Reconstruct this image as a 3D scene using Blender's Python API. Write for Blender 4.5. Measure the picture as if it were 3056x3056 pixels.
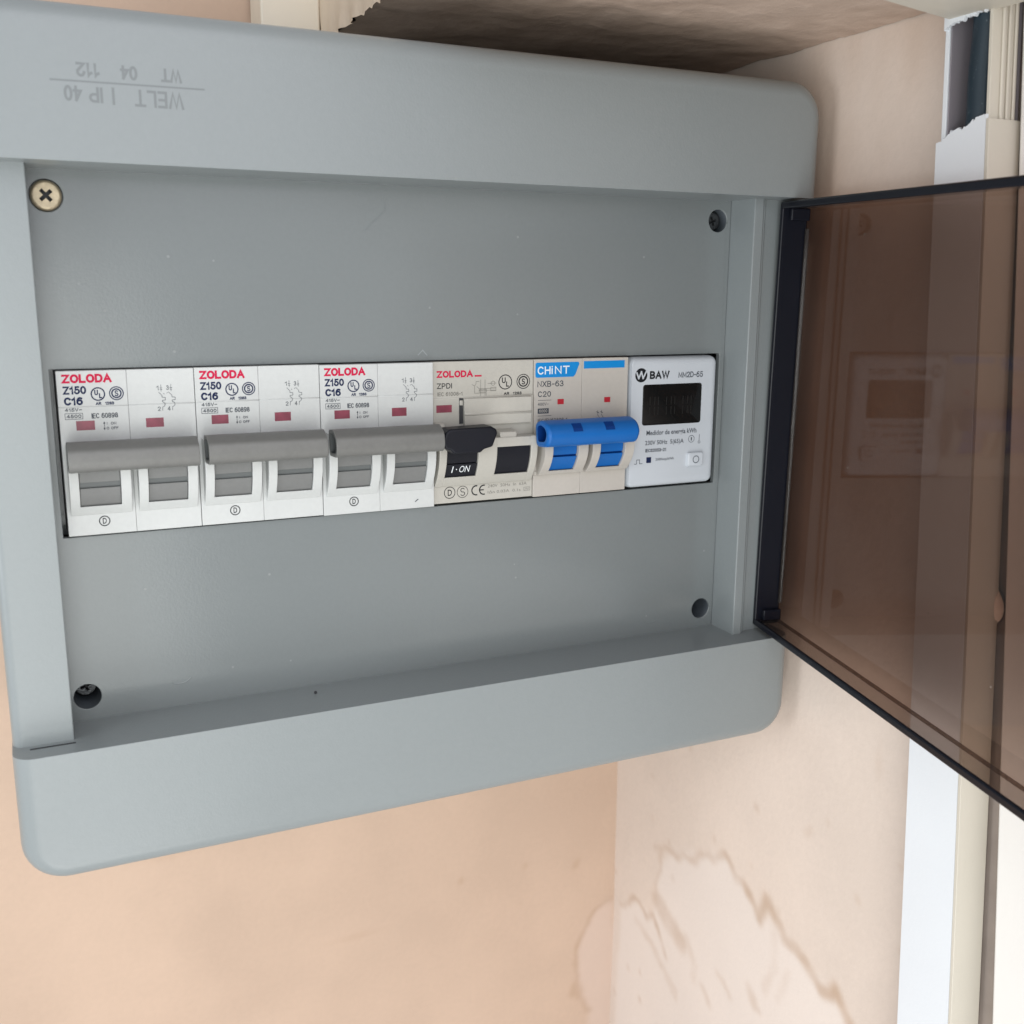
import bpy, bmesh, math, random
from mathutils import Vector, Matrix, noise
from mathutils.geometry import tessellate_polygon

random.seed(7)
MM = 0.001
sc = bpy.context.scene
for o in list(bpy.data.objects):
    bpy.data.objects.remove(o)
C = sc.collection

# ------------------------------------------------------------------ camera
cam_d = bpy.data.cameras.new('camera')
cam = bpy.data.objects.new('camera', cam_d)
C.objects.link(cam)
cx, cy, cz = -7.775, -307.35, 68.547
cam.matrix_world = Matrix(((0.9075879, 0.0827497, -0.4116270, cx * MM),
                           (-0.4198158, 0.1934287, -0.8867582, cy * MM),
                           (0.0062415, 0.9776185, 0.2102931, cz * MM),
                           (0, 0, 0, 1)))
cam_d.sensor_width = 36.0
cam_d.lens = 36.914
cam_d.clip_start = 0.01
cam_d.clip_end = 50
cam_d.dof.use_dof = True
cam_d.dof.focus_distance = 0.335
cam_d.dof.aperture_fstop = 22.0
sc.camera = cam
sc.render.resolution_x = 1024
sc.render.resolution_y = 1024

# ------------------------------------------------------------------ light
world = bpy.data.worlds.new("World")
sc.world = world
world.use_nodes = True
wb = world.node_tree.nodes['Background']
wb.inputs[0].default_value = (0.95, 0.97, 1.0, 1)
wb.inputs[1].default_value = 0.72

def area(name, loc, target, sx, sy, power, col):
    d = bpy.data.lights.new(name, 'AREA')
    d.shape = 'RECTANGLE'
    d.size = sx * MM
    d.size_y = sy * MM
    d.energy = power
    d.color = col
    o = bpy.data.objects.new(name, d)
    C.objects.link(o)
    o.location = Vector(loc) * MM
    dirv = (Vector(target) - Vector(loc)).normalized()
    o.rotation_euler = dirv.to_track_quat('-Z', 'Y').to_euler()
    return o

area('window_light', (-60, -420, -70), (108, 0, 20), 300, 300, 0.88, (0.98, 1.0, 0.96))
area('left_edge_light', (-330, -160, 0), (0, 0, 0), 160, 160, 0.62, (0.94, 0.97, 1.0))  # close lamp added to brighten the box's left edge
area('low_fill_light', (-40, -400, -430), (200, 0, -150), 260, 260, 0.82, (1.0, 0.985, 0.97))  # fill lamp added to brighten the lower side wall
area('high_front_light', (100, -450, 300), (108, 0, 20), 400, 400, 0.86, (0.96, 0.95, 1.06))  # unseen source, set for light falling from above in front

sc.view_settings.view_transform = 'Standard'
sc.view_settings.look = 'None'
sc.view_settings.exposure = 0.06
sc.view_settings.gamma = 1.0
sc.render.engine = 'CYCLES'

# ------------------------------------------------------------------ materials
def new_mat(name):
    m = bpy.data.materials.new(name)
    m.use_nodes = True
    return m, m.node_tree, m.node_tree.nodes['Principled BSDF']

def mat(name, col, rough=0.5, var=0.04, vscale=60, bump=0.0, bscale=900, spec=0.5, metal=0.0, tint=None, dust=0.0):
    """plastic / paint: base colour with soft mottling plus a fine grain bump"""
    m, nt, b = new_mat(name)
    b.inputs['Roughness'].default_value = rough
    b.inputs['Metallic'].default_value = metal
    b.inputs['Specular IOR Level'].default_value = spec
    tc = nt.nodes.new('ShaderNodeTexCoord')
    n = nt.nodes.new('ShaderNodeTexNoise')
    n.inputs['Scale'].default_value = vscale
    n.inputs['Detail'].default_value = 4
    nt.links.new(tc.outputs['Object'], n.inputs['Vector'])
    r = nt.nodes.new('ShaderNodeMix')
    r.data_type = 'RGBA'
    c2 = tint or tuple(c * (1 - 2.2 * var) for c in col)
    r.inputs[6].default_value = (*[min(1, c * (1 + var)) for c in col], 1)
    r.inputs[7].default_value = (*c2, 1)
    nt.links.new(n.outputs['Fac'], r.inputs[0])
    col_out = r.outputs[2]
    if dust > 0:
        # fine grain, sparse pale dust specks and faint wiped streaks
        g = nt.nodes.new('ShaderNodeTexNoise')
        g.inputs['Scale'].default_value = 700
        g.inputs['Detail'].default_value = 3
        nt.links.new(tc.outputs['Object'], g.inputs['Vector'])
        g2 = nt.nodes.new('ShaderNodeMapRange')
        g2.inputs[1].default_value = 0.25; g2.inputs[2].default_value = 0.75
        g2.inputs[3].default_value = 1 - dust * 0.5; g2.inputs[4].default_value = 1 + dust * 0.5
        nt.links.new(g.outputs['Fac'], g2.inputs[0])
        mm = nt.nodes.new('ShaderNodeMix'); mm.data_type = 'RGBA'; mm.blend_type = 'MULTIPLY'
        mm.inputs[0].default_value = 1.0
        nt.links.new(col_out, mm.inputs[6]); nt.links.new(g2.outputs[0], mm.inputs[7])
        v = nt.nodes.new('ShaderNodeTexVoronoi')
        v.inputs['Scale'].default_value = 170
        nt.links.new(tc.outputs['Object'], v.inputs['Vector'])
        sp = nt.nodes.new('ShaderNodeMapRange')
        sp.inputs[1].default_value = 0.03; sp.inputs[2].default_value = 0.075
        sp.inputs[3].default_value = 1.0; sp.inputs[4].default_value = 0.0
        nt.links.new(v.outputs['Distance'], sp.inputs[0])
        pick = nt.nodes.new('ShaderNodeMath'); pick.operation = 'GREATER_THAN'; pick.inputs[1].default_value = 0.88
        sepc = nt.nodes.new('ShaderNodeSeparateColor')
        nt.links.new(v.outputs['Color'], sepc.inputs[0]); nt.links.new(sepc.outputs[0], pick.inputs[0])
        st = nt.nodes.new('ShaderNodeTexNoise'); st.inputs['Scale'].default_value = 40; st.inputs['Detail'].default_value = 6
        mpp = nt.nodes.new('ShaderNodeMapping'); mpp.inputs['Rotation'].default_value = (0, 0.5, 0); mpp.inputs['Scale'].default_value = (0.35, 1, 2.2)
        nt.links.new(tc.outputs['Object'], mpp.inputs[0]); nt.links.new(mpp.outputs[0], st.inputs['Vector'])
        sr = nt.nodes.new('ShaderNodeMapRange'); sr.inputs[1].default_value = 0.52; sr.inputs[2].default_value = 0.75
        sr.inputs[3].default_value = 0.0; sr.inputs[4].default_value = dust * 0.12
        nt.links.new(st.outputs['Fac'], sr.inputs[0])
        m1_ = nt.nodes.new('ShaderNodeMath'); m1_.operation = 'MULTIPLY'
        nt.links.new(sp.outputs[0], m1_.inputs[0]); nt.links.new(pick.outputs[0], m1_.inputs[1])
        m2_ = nt.nodes.new('ShaderNodeMath'); m2_.operation = 'MULTIPLY'; m2_.inputs[1].default_value = min(0.5, dust * 4.5)
        nt.links.new(m1_.outputs[0], m2_.inputs[0])
        m3_ = nt.nodes.new('ShaderNodeMath'); m3_.operation = 'ADD'; m3_.use_clamp = True
        nt.links.new(m2_.outputs[0], m3_.inputs[0]); nt.links.new(sr.outputs[0], m3_.inputs[1])
        md = nt.nodes.new('ShaderNodeMix'); md.data_type = 'RGBA'
        md.inputs[7].default_value = (0.42, 0.40, 0.36, 1)
        nt.links.new(m3_.outputs[0], md.inputs[0]); nt.links.new(mm.outputs[2], md.inputs[6])
        col_out = md.outputs[2]
        ra = nt.nodes.new('ShaderNodeMapRange'); ra.inputs[1].default_value = 0.0; ra.inputs[2].default_value = dust
        ra.inputs[3].default_value = rough; ra.inputs[4].default_value = min(0.9, rough + 0.18)
        nt.links.new(m3_.outputs[0], ra.inputs[0]); nt.links.new(ra.outputs[0], b.inputs['Roughness'])
    nt.links.new(col_out, b.inputs['Base Color'])
    if bump > 0:
        n2 = nt.nodes.new('ShaderNodeTexNoise')
        n2.inputs['Scale'].default_value = bscale
        n2.inputs['Detail'].default_value = 3
        nt.links.new(tc.outputs['Object'], n2.inputs['Vector'])
        bp = nt.nodes.new('ShaderNodeBump')
        bp.inputs['Strength'].default_value = bump
        bp.inputs['Distance'].default_value = 0.0004
        nt.links.new(n2.outputs['Fac'], bp.inputs['Height'])
        nt.links.new(bp.outputs['Normal'], b.inputs['Normal'])
    return m

M = {}
M['grey_case'] = mat('grey_case_plastic', (0.232, 0.256, 0.260), 0.34, 0.025, 18, 0.12, 1500, dust=0.03)
M['grey_plate'] = mat('grey_plate_plastic', (0.182, 0.201, 0.203), 0.20, 0.03, 16, 0.07, 1300, dust=0.035)
M['emboss'] = mat('embossed_lettering', (0.162, 0.179, 0.183), 0.35, 0.02)
M['white'] = mat('white_breaker_plastic', (0.53, 0.545, 0.535), 0.45, 0.03, 90, 0.06, 2500, dust=0.05)
M['cream'] = mat('cream_breaker_plastic', (0.445, 0.43, 0.385), 0.42, 0.03, 90, 0.06, 2500, dust=0.05)
M['warm'] = mat('warm_white_breaker_plastic', (0.465, 0.437, 0.395), 0.42, 0.03, 90, 0.06, 2500, dust=0.05)
M['cool'] = mat('cool_white_meter_plastic', (0.50, 0.535, 0.57), 0.40, 0.02, 80, 0.04, 2500)
M['lever'] = mat('grey_toggle_plastic', (0.165, 0.168, 0.164), 0.42, 0.04, 140, 0.1, 2500, dust=0.08)
M['bar'] = mat('grey_lever_plastic', (0.145, 0.145, 0.137), 0.40, 0.04, 140, 0.12, 2500, dust=0.10)
M['lever_dark'] = mat('dark_grey_groove', (0.10, 0.11, 0.11), 0.45, 0.03)
M['black'] = mat('black_lever_plastic', (0.006, 0.007, 0.012), 0.45, 0.1, 120, 0.08, 2500, spec=0.28)
M['blue'] = mat('blue_lever_plastic', (0.005, 0.115, 0.40), 0.4, 0.06, 120, 0.06, 2500, spec=0.35)
M['blue_dark'] = mat('blue_recess_plastic', (0.0, 0.03, 0.17), 0.5, 0.05, spec=0.2)
M['blue_print'] = mat('blue_print', (0.0, 0.22, 0.58), 0.4, 0.03)
M['red_flag'] = mat('red_indicator', (0.25, 0.045, 0.075), 0.35, 0.25, 420)
M['red_small'] = mat('bright_red_indicator', (0.46, 0.02, 0.035), 0.3, 0.1, 300)
M['red_ink'] = mat('red_ink', (0.52, 0.012, 0.06), 0.6, 0.05, spec=0.15)
M['navy_ink'] = mat('navy_ink', (0.012, 0.02, 0.065), 0.6, 0.05, spec=0.15)
M['grey_ink'] = mat('grey_ink', (0.06, 0.07, 0.085), 0.6, 0.05, spec=0.15)
M['pale_ink'] = mat('pale_grey_ink', (0.19, 0.185, 0.165), 0.6, 0.05, spec=0.15)
M['black_ink'] = mat('black_ink', (0.012, 0.013, 0.016), 0.6, 0.05, spec=0.15)
M['white_ink'] = mat('white_ink', (0.72, 0.76, 0.78), 0.5, 0.02)
M['lcd'] = mat('black_display_glass', (0.008, 0.008, 0.008), 0.10, 0.1, 200, spec=0.25)
M['lcd_seg'] = mat('display_segment', (0.014, 0.0145, 0.014), 0.3, 0.02)
M['slot'] = mat('dark_slot', (0.03, 0.032, 0.035), 0.6, 0.1)
M['brass'] = mat('zinc_yellow_screw', (0.50, 0.42, 0.29), 0.38, 0.18, 500, 0.3, 1500, metal=0.55)
M['steel'] = mat('dull_screw_steel', (0.10, 0.105, 0.11), 0.3, 0.15, 600, 0.3, 1500, metal=0.9)
M['hole'] = mat('screw_hole_plastic', (0.085, 0.10, 0.115), 0.4, 0.05)
M['trunk'] = mat('white_trunking_plastic', (0.74, 0.775, 0.81), 0.42, 0.02, 40, 0.1, 800)
M['trunk_paint'] = mat('painted_trunking', (0.86, 0.79, 0.66), 0.5, 0.05, 40, 0.1, 800)
M['trunk_inner'] = mat('shaded_trunking_inside', (0.27, 0.25, 0.275), 0.4, 0.04, 40)  # inside of the white channel, its shade painted as grey
M['gap'] = mat('brown_gap', (0.36, 0.30, 0.26), 0.8, 0.15, 90)  # darker brown tone between the trunking and the board
M['trunk_side'] = mat('cream_shaded_trunking', (0.60, 0.56, 0.48), 0.5, 0.03, 40, 0.1, 800)  # duller than the white front; weaker light on this side painted in
M['jamb'] = mat('white_painted_board', (0.80, 0.78, 0.75), 0.5, 0.03, 20, 0.15, 500)
M['beam_plaster'] = mat('cream_plaster', (0.78, 0.66, 0.52), 0.75, 0.06, 40, 0.5, 700)
M['door_edge'] = mat('dark_tinted_edge', (0.006, 0.007, 0.012), 0.25, 0.1, spec=0.25)

# cable: black sheath with pale dust
def cable_mat():
    m, nt, b = new_mat('dusty_black_cable')
    tc = nt.nodes.new('ShaderNodeTexCoord')
    n = nt.nodes.new('ShaderNodeTexNoise')
    n.inputs['Scale'].default_value = 900
    n.inputs['Detail'].default_value = 5
    r = nt.nodes.new('ShaderNodeValToRGB')
    r.color_ramp.elements[0].position = 0.64
    r.color_ramp.elements[0].color = (0.012, 0.028, 0.042, 1)
    r.color_ramp.elements[1].position = 0.80
    r.color_ramp.elements[1].color = (0.13, 0.16, 0.185, 1)
    nt.links.new(tc.outputs['Object'], n.inputs['Vector'])
    nt.links.new(n.outputs['Fac'], r.inputs['Fac'])
    nt.links.new(r.outputs['Color'], b.inputs['Base Color'])
    b.inputs['Roughness'].default_value = 0.38
    return m
M['cable'] = cable_mat()

# tinted clear plastic of the door: fresnel gloss over a coloured transparent sheet
def tinted(name, col, rough, ior=1.45, film=0.02):
    m, nt, b = new_mat(name)
    nt.nodes.remove(b)
    out = nt.nodes['Material Output']
    tr = nt.nodes.new('ShaderNodeBsdfTransparent')
    tr.inputs[0].default_value = (*col, 1)
    gl = nt.nodes.new('ShaderNodeBsdfGlossy')
    gl.inputs['Roughness'].default_value = rough
    gl.inputs[0].default_value = (0.9, 0.9, 0.9, 1)
    fr = nt.nodes.new('ShaderNodeFresnel')
    fr.inputs['IOR'].default_value = ior
    # gloss only where light enters the sheet (no total reflection inside it)
    ge = nt.nodes.new('ShaderNodeNewGeometry')
    iv = nt.nodes.new('ShaderNodeMath'); iv.operation = 'SUBTRACT'; iv.inputs[0].default_value = 1.0
    nt.links.new(ge.outputs['Backfacing'], iv.inputs[1])
    mu = nt.nodes.new('ShaderNodeMath'); mu.operation = 'MULTIPLY'
    nt.links.new(fr.outputs[0], mu.inputs[0]); nt.links.new(iv.outputs[0], mu.inputs[1])
    mx = nt.nodes.new('ShaderNodeMixShader')
    nt.links.new(mu.outputs[0], mx.inputs[0])
    nt.links.new(tr.outputs[0], mx.inputs[1])
    nt.links.new(gl.outputs[0], mx.inputs[2])
    # thin dusty film with faint smears
    tc = nt.nodes.new('ShaderNodeTexCoord')
    n = nt.nodes.new('ShaderNodeTexNoise'); n.inputs['Scale'].default_value = 28; n.inputs['Detail'].default_value = 7; n.inputs['Distortion'].default_value = 0.6
    nt.links.new(tc.outputs['Object'], n.inputs['Vector'])
    mr = nt.nodes.new('ShaderNodeMapRange'); mr.inputs[1].default_value = 0.35; mr.inputs[2].default_value = 0.75
    mr.inputs[3].default_value = film * 0.6; mr.inputs[4].default_value = film * 1.7
    nt.links.new(n.outputs['Fac'], mr.inputs[0])
    v = nt.nodes.new('ShaderNodeTexVoronoi'); v.inputs['Scale'].default_value = 130
    nt.links.new(tc.outputs['Object'], v.inputs['Vector'])
    sp = nt.nodes.new('ShaderNodeMapRange'); sp.inputs[1].default_value = 0.025; sp.inputs[2].default_value = 0.06; sp.inputs[3].default_value = 1; sp.inputs[4].default_value = 0
    nt.links.new(v.outputs['Distance'], sp.inputs[0])
    sepc = nt.nodes.new('ShaderNodeSeparateColor'); nt.links.new(v.outputs['Color'], sepc.inputs[0])
    pk = nt.nodes.new('ShaderNodeMath'); pk.operation = 'GREATER_THAN'; pk.inputs[1].default_value = 0.93; nt.links.new(sepc.outputs[0], pk.inputs[0])
    ml = nt.nodes.new('ShaderNodeMath'); ml.operation = 'MULTIPLY'; nt.links.new(sp.outputs[0], ml.inputs[0]); nt.links.new(pk.outputs[0], ml.inputs[1])
    m4 = nt.nodes.new('ShaderNodeMath'); m4.operation = 'MULTIPLY'; m4.inputs[1].default_value = 0.25; nt.links.new(ml.outputs[0], m4.inputs[0])
    ad = nt.nodes.new('ShaderNodeMath'); ad.operation = 'ADD'; ad.use_clamp = True; nt.links.new(mr.outputs[0], ad.inputs[0]); nt.links.new(m4.outputs[0], ad.inputs[1])
    df = nt.nodes.new('ShaderNodeBsdfDiffuse'); df.inputs[0].default_value = (0.55, 0.50, 0.46, 1)
    m5 = nt.nodes.new('ShaderNodeMixShader')
    nt.links.new(ad.outputs[0], m5.inputs[0]); nt.links.new(mx.outputs[0], m5.inputs[1]); nt.links.new(df.outputs[0], m5.inputs[2])
    nt.links.new(m5.outputs[0], out.inputs['Surface'])
    return m
M['tint'] = tinted('smoky_tinted_pane', (0.565, 0.487, 0.445), 0.05, 1.31, 0.010)
M['tint_rim'] = tinted('smoky_tinted_rim', (0.52, 0.45, 0.41), 0.08, 1.35, 0.03)

# wall paint with water stain mask held in a mesh attribute
def wall_mat(name, col, col_in, col_stain):
    m, nt, b = new_mat(name)
    b.inputs['Roughness'].default_value = 0.72
    b.inputs['Specular IOR Level'].default_value = 0.25
    tc = nt.nodes.new('ShaderNodeTexCoord')
    n = nt.nodes.new('ShaderNodeTexNoise')
    n.inputs['Scale'].default_value = 14
    n.inputs['Detail'].default_value = 6
    n.inputs['Roughness'].default_value = 0.55
    nt.links.new(tc.outputs['Object'], n.inputs['Vector'])
    rp = nt.nodes.new('ShaderNodeValToRGB')
    rp.color_ramp.elements[0].position = 0.35
    rp.color_ramp.elements[0].color = (*[c * 0.93 for c in col], 1)
    rp.color_ramp.elements[1].position = 0.68
    rp.color_ramp.elements[1].color = (*[min(1, c * 1.04) for c in col], 1)
    fg = nt.nodes.new('ShaderNodeTexNoise')
    fg.inputs['Scale'].default_value = 420
    fg.inputs['Detail'].default_value = 4
    nt.links.new(tc.outputs['Object'], fg.inputs['Vector'])
    ad = nt.nodes.new('ShaderNodeMath'); ad.operation = 'MULTIPLY_ADD'; ad.inputs[1].default_value = 0.22
    nt.links.new(fg.outputs['Fac'], ad.inputs[0])
    sb = nt.nodes.new('ShaderNodeMath'); sb.operation = 'SUBTRACT'; sb.inputs[1].default_value = 0.11
    nt.links.new(n.outputs['Fac'], sb.inputs[0]); nt.links.new(sb.outputs[0], ad.inputs[2])
    nt.links.new(ad.outputs[0], rp.inputs['Fac'])
    a2 = nt.nodes.new('ShaderNodeAttribute')
    a2.attribute_name = 'washed'
    m1 = nt.nodes.new('ShaderNodeMix')
    m1.data_type = 'RGBA'
    m1.inputs[7].default_value = (*col_in, 1)
    nt.links.new(a2.outputs['Fac'], m1.inputs[0])
    nt.links.new(rp.outputs['Color'], m1.inputs[6])
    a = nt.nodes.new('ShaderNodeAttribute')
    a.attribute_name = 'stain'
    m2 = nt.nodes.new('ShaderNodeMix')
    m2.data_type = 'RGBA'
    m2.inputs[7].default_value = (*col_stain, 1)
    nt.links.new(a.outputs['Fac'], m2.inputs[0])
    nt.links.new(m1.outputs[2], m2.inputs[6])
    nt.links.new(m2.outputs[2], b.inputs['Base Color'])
    n2 = nt.nodes.new('ShaderNodeTexNoise')
    n2.inputs['Scale'].default_value = 420
    n2.inputs['Detail'].default_value = 5
    nt.links.new(tc.outputs['Object'], n2.inputs['Vector'])
    bp = nt.nodes.new('ShaderNodeBump')
    bp.inputs['Strength'].default_value = 0.13
    bp.inputs['Distance'].default_value = 0.0012
    nt.links.new(n2.outputs['Fac'], bp.inputs['Height'])
    nt.links.new(bp.outputs['Normal'], b.inputs['Normal'])
    return m
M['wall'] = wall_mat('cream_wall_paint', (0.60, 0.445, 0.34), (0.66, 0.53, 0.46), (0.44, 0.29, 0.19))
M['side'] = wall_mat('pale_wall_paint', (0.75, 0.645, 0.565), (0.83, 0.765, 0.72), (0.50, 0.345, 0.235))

# bare concrete of the beam soffit
def concrete_mat():
    m, nt, b = new_mat('bare_brown_render')
    b.inputs['Roughness'].default_value = 0.9
    tc = nt.nodes.new('ShaderNodeTexCoord')
    mp = nt.nodes.new('ShaderNodeMapping')
    mp.inputs['Scale'].default_value = (1.0, 1.0, 1.0)
    nt.links.new(tc.outputs['Object'], mp.inputs['Vector'])
    n = nt.nodes.new('ShaderNodeTexNoise')
    n.inputs['Scale'].default_value = 95
    n.inputs['Detail'].default_value = 8
    nt.links.new(mp.outputs['Vector'], n.inputs['Vector'])
    rp = nt.nodes.new('ShaderNodeValToRGB')
    rp.color_ramp.elements[0].position = 0.3
    rp.color_ramp.elements[0].color = (0.47, 0.355, 0.28, 1)
    rp.color_ramp.elements[1].position = 0.72
    rp.color_ramp.elements[1].color = (0.585, 0.455, 0.37, 1)
    nt.links.new(n.outputs['Fac'], rp.inputs['Fac'])
    nt.links.new(rp.outputs['Color'], b.inputs['Base Color'])
    bp = nt.nodes.new('ShaderNodeBump')
    bp.inputs['Strength'].default_value = 0.6
    bp.inputs['Distance'].default_value = 0.002
    nt.links.new(n.outputs['Fac'], bp.inputs['Height'])
    nt.links.new(bp.outputs['Normal'], b.inputs['Normal'])
    return m
M['concrete'] = concrete_mat()

# ------------------------------------------------------------------ mesh helpers (all in mm)
class MB:
    def __init__(self):
        self.v = []
        self.f = []
    def add(self, vs, fs):
        n = len(self.v)
        self.v += [tuple(p) for p in vs]
        self.f += [tuple(i + n for i in f) for f in fs]
    def loft(self, rings, cap0=True, cap1=True, closed=True):
        n = len(rings[0])
        vs = [p for r in rings for p in r]
        fs = []
        for k in range(len(rings) - 1):
            for i in range(n if closed else n - 1):
                j = (i + 1) % n
                fs.append((k * n + i, k * n + j, (k + 1) * n + j, (k + 1) * n + i))
        if cap0:
            fs.append(tuple(range(n))[::-1])
        if cap1:
            fs.append(tuple(range((len(rings) - 1) * n, len(rings) * n)))
        self.add(vs, fs)
    def prism_x(self, prof, x0, x1):
        self.loft([[(x0, y, z) for y, z in prof], [(x1, y, z) for y, z in prof]])
    def prism_y(self, prof, y0, y1):
        self.loft([[(x, y0, z) for x, z in prof], [(x, y1, z) for x, z in prof]])
    def prism_z(self, prof, z0, z1):
        self.loft([[(x, y, z0) for x, y in prof], [(x, y, z1) for x, y in prof]])
    def box(self, x0, x1, y0, y1, z0, z1):
        self.prism_z([(x0, y0), (x1, y0), (x1, y1), (x0, y1)], z0, z1)
    def quad(self, a, b, c, d):
        self.add([a, b, c, d], [(0, 1, 2, 3)])
    def holed(self, loops, y0, y1):
        """flat plate in XZ with holes, front at y0 (towards camera), back y1"""
        vecs = [[Vector((x, 0, z)) for x, z in l] for l in loops]
        flat = [p for l in loops for p in l]
        tris = tessellate_polygon([[Vector((p.x, p.z, 0)) for p in l] for l in vecs])
        n = len(flat)
        vs = [(x, y0, z) for x, z in flat] + [(x, y1, z) for x, z in flat]
        fs = [t for t in tris] + [tuple(i + n for i in t[::-1]) for t in tris]
        s = 0
        for l in loops:
            k = len(l)
            for i in range(k):
                j = (i + 1) % k
                fs.append((s + i, s + j, s + j + n, s + i + n))
            s += k
        self.add(vs, fs)
    def xform(self, fn):
        self.v = [fn(*p) for p in self.v]
        return self
    def build(self, name, m, parent=None, origin=(0, 0, 0), smooth=30, bevel=0.0, seg=2, recalc=True):
        me = bpy.data.meshes.new(name)
        ox, oy, oz = origin
        me.from_pydata([((x - ox) * MM, (y - oy) * MM, (z - oz) * MM) for x, y, z in self.v], [], self.f)
        if recalc:
            bm = bmesh.new()
            bm.from_mesh(me)
            bmesh.ops.recalc_face_normals(bm, faces=bm.faces)
            bm.to_mesh(me)
            bm.free()
        if smooth:
            me.shade_smooth()
            me.set_sharp_from_angle(angle=math.radians(smooth))
        me.materials.append(m)
        o = bpy.data.objects.new(name, me)
        C.objects.link(o)
        if parent:
            o.parent = parent
        if bevel:
            b = o.modifiers.new('edge', 'BEVEL')
            b.width = bevel * MM
            b.segments = seg
            b.limit_method = 'ANGLE'
            b.angle_limit = math.radians(40)
        return o

def circ(cx, cz, r, n=28, a0=0.0):
    return [(cx + r * math.cos(a0 + 2 * math.pi * i / n), cz + r * math.sin(a0 + 2 * math.pi * i / n)) for i in range(n)]

def rrect(x0, x1, z0, z1, r, n=6):
    pts = []
    for cx_, cz_, a in ((x1 - r, z1 - r, 0), (x0 + r, z1 - r, 90), (x0 + r, z0 + r, 180), (x1 - r, z0 + r, 270)):
        for i in range(n + 1):
            t = math.radians(a + 90 * i / n)
            pts.append((cx_ + r * math.cos(t), cz_ + r * math.sin(t)))
    return pts

def thing(name, label, cat, loc, group=None):
    o = bpy.data.objects.new(name, None)
    o.empty_display_size = 0.01
    C.objects.link(o)
    o.location = Vector(loc) * MM
    o['label'] = label
    o['category'] = cat
    if group:
        o['group'] = group
    return o

def tag(o, label, cat, group=None):
    o['label'] = label
    o['category'] = cat
    if group:
        o['group'] = group
    return o

def copy_tree(o, parent=None):
    c = o.copy()
    C.objects.link(c)
    if parent:
        c.parent = parent
    for ch in [x for x in bpy.data.objects if x.parent == o]:
        copy_tree(ch, c)
    return c

# ---- lettering ------------------------------------------------------------
_tc = {}
def glyphs(s, bold):
    key = (s, bold)
    if key not in _tc:
        cu = bpy.data.curves.new('lettering', 'FONT')
        cu.body = s
        cu.size = 1.0
        cu.resolution_u = 3
        cu.offset = bold
        ob = bpy.data.objects.new('lettering', cu)
        C.objects.link(ob)
        dg = bpy.context.evaluated_depsgraph_get()
        me = bpy.data.meshes.new_from_object(ob.evaluated_get(dg))
        vs = [(v.co.x, v.co.y) for v in me.vertices]
        fs = [tuple(p.vertices) for p in me.polygons]
        bpy.data.objects.remove(ob)
        bpy.data.curves.remove(cu)
        bpy.data.meshes.remove(me)
        _tc[key] = (vs, fs)
    return _tc[key]

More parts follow.
